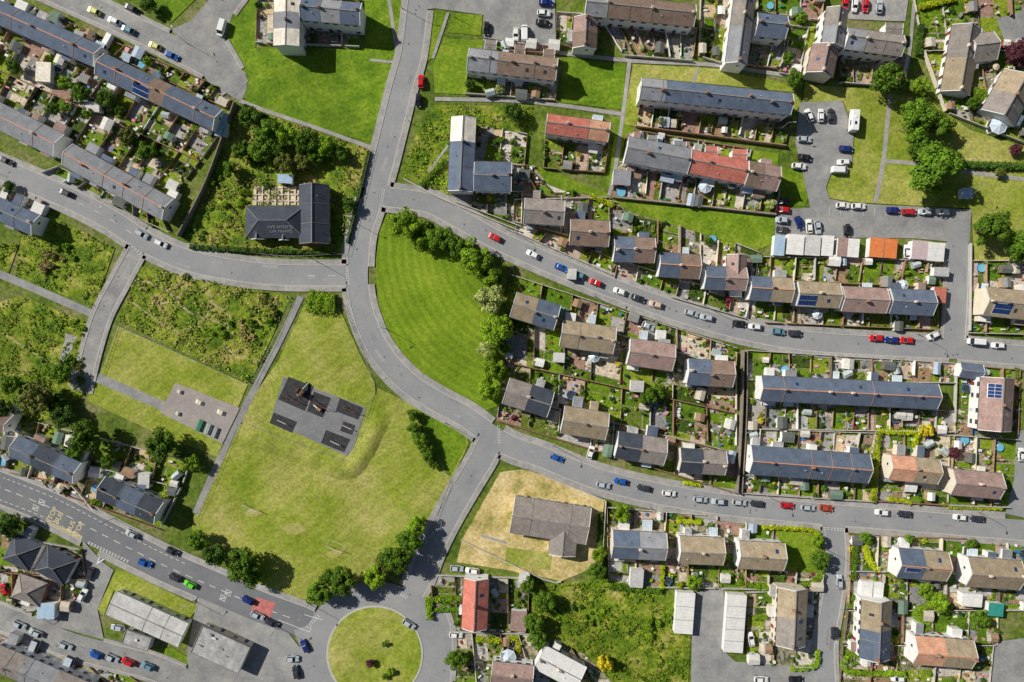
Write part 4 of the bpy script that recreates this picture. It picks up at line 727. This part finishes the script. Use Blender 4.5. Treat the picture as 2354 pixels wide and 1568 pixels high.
CARS="""215 25 25 y|262 48 25 w|293 68 25 t|355 105 25 y|395 128 25 b|248 97 -60 wV|293 120 -65 p|510 65 -75 wV|300 18 25 d|15 370 25 d|150 443 25 d|325 538 28 s|370 560 25 w|968 187 92 r|962 231 92 k|1118 65 92 k|1186 78 92 w|1206 76 92 wV|1250 30 5 w|1248 52 5 k|1255 6 5 n|1943 8 95 r|1965 12 95 w|1990 12 95 r|2022 15 95 s|2245 72 0 w|2295 98 20 r|1860 265 70 w|1887 265 90 w|1910 265 90 d|1960 278 95 wM|1850 320 5 s|1850 362 10 k|1945 342 3 n|1837 382 5 w|1940 373 3 w|1930 391 3 wV|1800 463 5 d|1800 482 5 r|1798 506 5 s|1798 528 5 d|1837 512 70 n|1860 520 85 w|1880 522 85 s|1947 530 88 k|1938 472 2 w|1974 474 2 w|2053 483 2 n|2090 487 2 r|2127 487 2 s|2168 487 2 w|2085 578 90 w|1138 546 28 r|1225 585 25 w|1290 615 25 b|1330 632 22 t|1370 650 22 r|1425 670 20 w|1467 686 20 d|1508 700 18 e|1590 720 15 s|1625 730 15 s|1700 744 8 k|1736 751 8 w|1790 762 5 t|1828 766 5 d|2015 777 3 r|2050 781 3 n|2085 782 3 r|2145 771 -25 w|2243 785 3 wV|2295 794 3 w|1675 690 90 m|1280 1053 20 b|1358 1040 -70 w|1387 1115 12 s|1427 1107 12 b|1480 1122 12 d|1538 1134 8 w|1610 1148 6 s|1652 1153 5 s|1700 1155 5 s|1740 1158 5 d|1810 1162 5 r|1858 1167 5 s|1900 1168 5 o|2028 1178 4 w|2080 1182 4 d|2207 1189 4 w|2248 1193 4 d|1930 1338 88 s|1918 1457 88 d|1727 1470 80 w|303 1228 25 s|397 1268 25 d|333 1295 22 b|403 1328 22 d|437 1344 25 g|570 1380 25 n|592 1415 25 s|625 1432 25 d|190 1368 -60 w|700 1485 65 n|940 1435 35 s|672 1515 0 s|680 1545 80 d|45 1437 22 s|82 1455 22 s|150 1485 22 s|220 1505 22 b|258 1513 22 s|295 1522 22 r|340 1532 22 t|10 1355 60 r|270 1443 10 s|1050 1307 5 s|1086 1312 5 w|1048 1460 5 w|207 1320 -70 d|2065 1560 0 w|1750 1562 0 w|1830 1562 0 k|2348 1045 90 w|1490 750 25 s"""
for s in CARS.split('|'):
    x,y,a,c=s.split(); x,y,a=float(x),float(y),float(a); kind='van' if 'V' in c else 'motorhome' if 'M' in c else 'car'
    nm={'car':'parked_car','van':'parked_van','motorhome':'motorhome'}[kind]
    X,Y=W(x,y,1.0); f=random.uniform(.92,1.02); place(carmesh(c[0],kind),nm,(X,Y,.262),-math.radians(a+random.uniform(-2,2))+(math.pi if random.random()<.5 else 0),1.0 if kind!='car' else (f,random.uniform(.95,1.04),random.uniform(.95,1.1)))
# ---------------------------------------------------------------- road markings
b=MB()
C=cr(ROADS[4][1],2.0); N=normals(C)
for k in range(0,len(C)-1):
    dd=(k*2)%30
    if dd<16 and not inroad(C[k][0],C[k][1],4,4):
        q=[W(*p) for p in(C[k]+N[k]*.7,C[k+1]+N[k+1]*.7,C[k+1]-N[k+1]*.7,C[k]-N[k]*.7)]; b.poly(q,.2665,mark)
for off in(-24,26):
    for k in range(0,len(C)-1):
        if (k*2)%14<7 and C[k][0]<(420 if off<0 else 200):
            c_=C[k]+N[k]*off; c2=C[k+1]+N[k+1]*off; b.poly([W(*p) for p in(c_+N[k]*.6,c2+N[k]*.6,c2-N[k]*.6,c_-N[k]*.6)],.2665,mark)
for i,lo,hi in((0,690,780),(0,180,330)):
    C=cr(ROADS[i][1],2.0); N=normals(C)
    for k in range(0,len(C)-1):
        if lo<C[k][0]<hi and (k*2)%44<16: b.poly([W(*p) for p in(C[k]+N[k]*.45,C[k+1]+N[k+1]*.45,C[k+1]-N[k+1]*.45,C[k]-N[k]*.45)],.2665,mark)
b.obj('road_markings')
b=MB()
def gl(p,q,n,w_=1.3,l=.55):
    p=np.array(p,float);q=np.array(q,float)
    t=(q-p)/np.linalg.norm(q-p); nn=np.array([-t[1],t[0]])
    for r in(0,4):
        for k in range(n):
            a0=p+(q-p)*k/n+nn*r; a1=p+(q-p)*(k+l)/n+nn*r; b.poly([W(*z) for z in(a0+nn*w_/2,a1+nn*w_/2,a1-nn*w_/2,a0-nn*w_/2)],.272,mark)
gl((800,605),(802,656),9); gl((884,436),(878,476),8); gl((1148,978),(1150,1022),7); gl((935,1375),(905,1360),5); gl((205,1245),(300,1290),14,2.0); gl((705,1440),(735,1410),6); gl((300,560),(335,590),6); gl((1895,1212),(1945,1216),7)
b.obj('give_way_markings')
b=MB()
for cx,cy in((78,1165),(92,1152),(508,1372),(520,1360)):
    X,Y=W(cx,cy); a=math.radians(-25)
    b.box(X,Y,.268,1.7,.18,.004,mark,a=a+1.57); b.box(X+1.4,Y-.6,.268,1.7,.18,.004,mark,a=a+1.57); b.box(X+.7,Y+.5,.268,1.6,.18,.004,mark,a=a); b.box(X+.7,Y-1.0,.268,1.6,.18,.004,mark,a=a); b.box(X+.7,Y-.3,.268,1.3,.3,.004,mark,a=a+.7)
b.obj('speed_cushion_markings')
b=MB(); b.poly([W(*p) for p in((232,1270),(222,1298),(248,1282))],.268,mark); b.poly([W(*p) for p in((234,1275),(227,1291),(242,1282))],.272,asphd); b.obj('give_way_triangle_marking')
b=MB()
for p,q in(((640,1424),(712,1452)),((700,1412),(742,1424)),((712,1452),(716,1440)),((112,1198),(190,1233)),((108,1212),(184,1246)),((190,1233),(184,1246)),((112,1198),(108,1212))):
    X0,X1=W(*p),W(*q); b.box((X0[0]+X1[0])/2,(X0[1]+X1[1])/2,.2725,math.hypot(X1[0]-X0[0],X1[1]-X0[1]),.16,.004,mark if p[0]>300 else marky,a=math.atan2(X1[1]-X0[1],X1[0]-X0[0]))
b.obj('lane_line_markings')
b=MB(); b.poly([W(*p) for p in((590,1372),(635,1385),(622,1418),(578,1402))],.267,redsurf); b.obj('red_road_surface')
b=MB(); b.poly([W(*p) for p in((112,1200),(190,1232),(186,1243),(108,1212))],.267,M('bus_stop_surface',[(0.42,0.34,0.2),(0.46,0.4,0.25)],.5)); b.obj('bus_stop_surface')
def text(body,x,y,size,rz,mt,nm='road_lettering',z=.275):
    cu=bpy.data.curves.new(nm,'FONT'); cu.body=body; cu.size=size; cu.align_x='CENTER'; cu.align_y='CENTER'; cu.materials.append(mt); o=bpy.data.objects.new(nm,cu); scene.collection.objects.link(o); o.location=(*W(x,y),z); o.rotation_euler[2]=rz; return o
for tx,x,y in(('BUS',137,1190),('STOP',121,1183),('BUS',165,1210),('STOP',181,1217)): text(tx,x,y,2.1,math.radians(62),marky)
t=text('DAMIN W\u2661\nRUSSAM BAY',655,520,1.3,0,M('chalk_paint',[(0.3,0.3,0.3),(0.35,0.35,0.35)],1),'roof_graffiti'); t.parent=pubw
pw=72*S*(H-3.4)/H/2; ycoord=-pw*.5; t.location=(2.0,ycoord,3.4+math.tan(math.radians(30))*(pw-abs(ycoord))+.12); t.rotation_euler=(math.radians(-30),0,math.pi)
b=MB()
for x in range(1905,2200,26):
    p,q=W(x,478),W(x+1,496); b.box((p[0]+q[0])/2,(p[1]+q[1])/2,.246,.1,2.4,.003,mark)
b.obj('parking_bay_markings')
# ---------------------------------------------------------------- playground
b=MB(); b.poly([W(*p) for p in((652,866),(842,936),(806,1052),(622,968))],.236,M('playground_tarmac',[(0.18,0.18,0.19),(0.24,0.24,0.24)],.3,2,.12)); b.obj('playground_surface')
PADS=[((664,866),(722,888),(702,945),(640,918)),((722,900),(762,915),(742,960),(706,945)),((782,915),(836,938),(824,965),(772,945)),((630,948),(684,970),(672,995),(620,972)),((790,968),(818,978),(810,1000),(782,990)),((750,988),(806,1010),(792,1040),(738,1018))]
b=MB()
for i,P in enumerate(PADS): b.poly([W(*p) for p in P],.242,black)
b.obj('rubber_safety_surface')
pr=M('play_red',[(0.22,0.06,0.05),(0.28,0.08,0.06)],1,rough=.5); pb=M('play_green',[(0.03,0.16,0.09),(0.05,0.2,0.12)],1,rough=.5); pm_=M('play_grey',[(0.42,0.40,0.37),(0.52,0.50,0.47)],1); wt=white
def swing(x,y,a):
    b=MB()
    for X in(-2.2,2.2):
        for Y in(-1,1): b.cyl((X,Y,0),(X,0,2.4),.06,.06,pr,6)
    b.cyl((-2.3,0,2.4),(2.3,0,2.4),.06,.06,pr,6)
    for X in(-1,1):
        for dx in(-.22,.22): b.cyl((X+dx,0,2.4),(X+dx,.1,.5),.015,.015,metal,4)
        b.box(X,.1,.45,.5,.22,.06,tyre)
    b.obj('playground_swing',loc=(*W(x,y),.24),rz=a)
def climber(x,y,a,s_=1):
    b=MB()
    for X in(-.8,.8):
        for Y in(-.8,.8): b.cyl((X,Y,0),(X,Y,2.4),.06,.06,pr,6)
    b.box(0,0,1.3,1.7,1.7,.1,wood[0])
    for Y in(-.8,.8): b.box(0,Y,1.5,1.6,.05,.7,pr); b.cyl((-.8,Y,2.4),(.8,Y,2.4),.05,.05,pr,5)
    b.hexa([(.8,-.3,1.25),(3.2,-.3,.25),(3.2,.3,.25),(.8,.3,1.25),(.8,-.3,1.33),(3.2,-.3,.33),(3.2,.3,.33),(.8,.3,1.33)],pm_)
    for sd in(-1,1): b.hexa([(.8,sd*.33-.03,1.3),(3.2,sd*.33-.03,.3),(3.2,sd*.33+.03,.3),(.8,sd*.33+.03,1.3),(.8,sd*.33-.03,1.55),(3.2,sd*.33-.03,.55),(3.2,sd*.33+.03,.55),(.8,sd*.33+.03,1.55)],pb)
    for k in range(5): b.cyl((-.8-.15*(5-k),-.4,.25*k+.1),(-.8-.15*(5-k),.4,.25*k+.1),.03,.03,metal,5)
    b.cyl((-1.6,-.4,0),(-.8,-.4,1.4),.04,.04,pb,5); b.cyl((-1.6,.4,0),(-.8,.4,1.4),.04,.04,pb,5)
    o=b.obj('climbing_frame_with_slide',loc=(*W(x,y),.24),rz=a); o.scale=(s_,)*3
def seesaw(x,y,a):
    b=MB(); b.cyl((-.5,0,0),(0,0,.6),.06,.06,pr,6); b.cyl((.5,0,0),(0,0,.6),.06,.06,pr,6); b.hexa([(-1.8,-.1,.3),(1.8,-.1,.9),(1.8,.1,.9),(-1.8,.1,.3),(-1.8,-.1,.38),(1.8,-.1,.98),(1.8,.1,.98),(-1.8,.1,.38)],pm_)
    for s_ in(-1,1): b.box(s_*1.6,0,.62+.28*s_,.4,.3,.06,tyre); b.cyl((s_*1.3,-.25,.85+.22*s_),(s_*1.3,.25,.85+.22*s_),.025,.025,metal,5)
    b.obj('playground_seesaw',loc=(*W(x,y),.24),rz=a)
climber(692,900,.9,1.1); swing(672,915,-.4); swing(738,930,-.4); climber(735,940,2.5,.7); swing(805,940,-.35); seesaw(650,970,-.4); seesaw(800,982,-.4); seesaw(772,1018,-.4)
def ramp(x,y,lx,ly,a,mt):
    b=MB(); b.hexa([(-lx/2,-ly/2,0),(lx/2,-ly/2,0),(lx/2,ly/2,0),(-lx/2,ly/2,0),(-lx*.2,-ly/2,.7),(lx*.2,-ly/2,.7),(lx*.2,ly/2,.7),(-lx*.2,ly/2,.7)],mt)
    for sd in(-1,1): b.cyl((sd*lx*.2,-ly/2,.7),(sd*lx*.2,ly/2,.7),.04,.04,metal,5)
    b.obj('skate_ramp',loc=(*W(x,y),.24),rz=-math.radians(a))
for q in((415,900,1.6,1.1,22),(461,925,2.6,1.2,22),(510,948,2.6,1.3,22),(411,950,1.5,1.1,22)): ramp(*q,WL['c'])
ramp(497,994,1.6,3.2,22,metal); ramp(481,986,1.7,3.2,22,M('ramp_pale_green',[(0.25,0.32,0.28),(0.33,0.4,0.35)],1)); ramp(462,978,2.2,3.4,22,pb)
def goal(x,y,a,w_=5.0):
    b=MB(); h=2.2
    for X in(-w_/2,w_/2): b.cyl((X,0,0),(X,0,h),.06,.06,wt,6); b.cyl((X,0,h),(X,-1.4,0),.03,.03,wt,5)
    b.cyl((-w_/2,0,h),(w_/2,0,h),.06,.06,wt,6); b.cyl((-w_/2,-1.4,.05),(w_/2,-1.4,.05),.03,.03,wt,5)
    b.obj('goalpost',loc=(*W(x,y),.17),rz=a)
goal(580,1165,math.radians(-25)); goal(772,1258,math.radians(160))
b=MB()
for i,(x,y,rx,ry) in enumerate(((582,1178,22,10),(770,1272,20,10),(680,1215,30,14))):
    b.poly([W(x+rx*math.cos(k*.4488)*random.uniform(.7,1.2),y+ry*math.sin(k*.4488)*random.uniform(.7,1.2)) for k in range(14)],.2300+.001*i,M('worn_goalmouth',[(0.30,0.31,0.06),(0.40,0.36,0.13)],.3,1.5,.2))
b.obj('worn_goalmouth')
def fenceline(pts,h=1.2,nm='railing_fence',sp=2.5):
    b=MB(); C=cr(pts,sp/S)
    for k in range(len(C)-1):
        p,q=W(*C[k]),W(*C[k+1]); b.cyl((*p,.1),(*p,h),.04,.04,metal,4)
        for z in(h-.05,h*.45): b.cyl((*p,z),(*q,z),.03,.03,metal,4,False)
    b.obj(nm)
for p in ([(270,748),(420,815),(575,885)],[(672,684),(630,780),(578,884)],[(862,892),(835,980),(803,1060)],[(803,1060),(680,1015),(562,970)],[(545,975),(490,1110),(452,1190)],[(950,940),(990,1010),(1034,1105)],[(1034,1105),(1002,1185)],[(855,345),(832,440),(795,585)],[(795,585),(640,588),(435,560)],[(235,860),(272,750)],[(790,700),(830,800),(862,885)]): fenceline(p,1.8 if p[0][0]==855 else 1.3)
def wallline(pts,h=1.4,mt=kerbm,t=.25,nm='boundary_wall'):
    b=MB(); C=cr(pts,14)
    for k in range(len(C)-1):
        p,q=W(*C[k]),W(*C[k+1]); L=math.hypot(q[0]-p[0],q[1]-p[1]); b.box((p[0]+q[0])/2,(p[1]+q[1])/2,0,L,t,h,mt,a=math.atan2(q[1]-p[1],q[0]-p[0]))
    b.obj(nm)
dkw=M('wall_old_stone',[(0.2,0.17,0.14),(0.28,0.24,0.2)],.6,2,.2)
wallline([(545,240),(480,420),(415,545)],2.6,dkw,.3); wallline([(1704,805),(1700,960),(1690,1130)],2.6,dkw,.3); wallline([(1714,805),(1712,960),(1702,1130)],1.8,dkw,.25); wallline([(928,412),(1020,460),(1190,530)],1.1); wallline([(2228,560),(2226,760)],1.2); wallline([(1405,455),(1600,475),(1780,495)],1.8,wood[3],.15); wallline([(1460,293),(1804,338)],1.8,wood[1],.12); wallline([(1060,1240),(1250,1330),(1290,1335)],.9); wallline([(1248,1092),(1392,1150)],.9); wallline([(1392,1150),(1382,1300)],1.6,wood[3],.12)
# ---------------------------------------------------------------- street lamps
lb=MB(); lb.cyl((0,0,0),(0,0,7.5),.08,.05,metal,7); lb.cyl((0,0,7.4),(1.3,0,7.8),.045,.035,metal,5); lb.box(1.6,0,7.74,.8,.28,.14,metal); lb.box(1.6,0,7.70,.6,.2,.04,frame); lb.cyl((0,0,0),(0,0,1.1),.13,.11,metal,7); LM=lb.mesh('street_lamp')
for i in(0,1,2,4,7):
    C,wd,pv=RD[i]; N=normals(C); k=8; sd=1
    while k<len(C)-2:
        p=C[k]+N[k]*sd*(wd/2+max(pv,6)-3)
        if not inroad(p[0],p[1],-1,0):
            tdir=-N[k]*sd; place(LM,'street_lamp',(*W(*p),.3),math.atan2(-tdir[1],tdir[0]))
        k+=30; sd=-sd
for x,y,a in((1045,40,0),(2065,300,2),(2215,450,1),(1790,300,0),(640,1440,1),(60,1400,1),(430,100,2)): place(LM,'street_lamp',(*W(x,y),.1),a)
b=MB(); b.box(0,0,0,2.8,2.8,2.3,WL['l']); b.box(0,0,2.3,3.1,3.1,.15,RF['p']); b.box(0,-1.42,.1,1.2,.05,2,metal); b.box(0,0,2.45,1,1,.3,RF['p']); b.obj('electricity_substation',loc=(*W(2212,448),0))
print('objects',len(scene.objects))
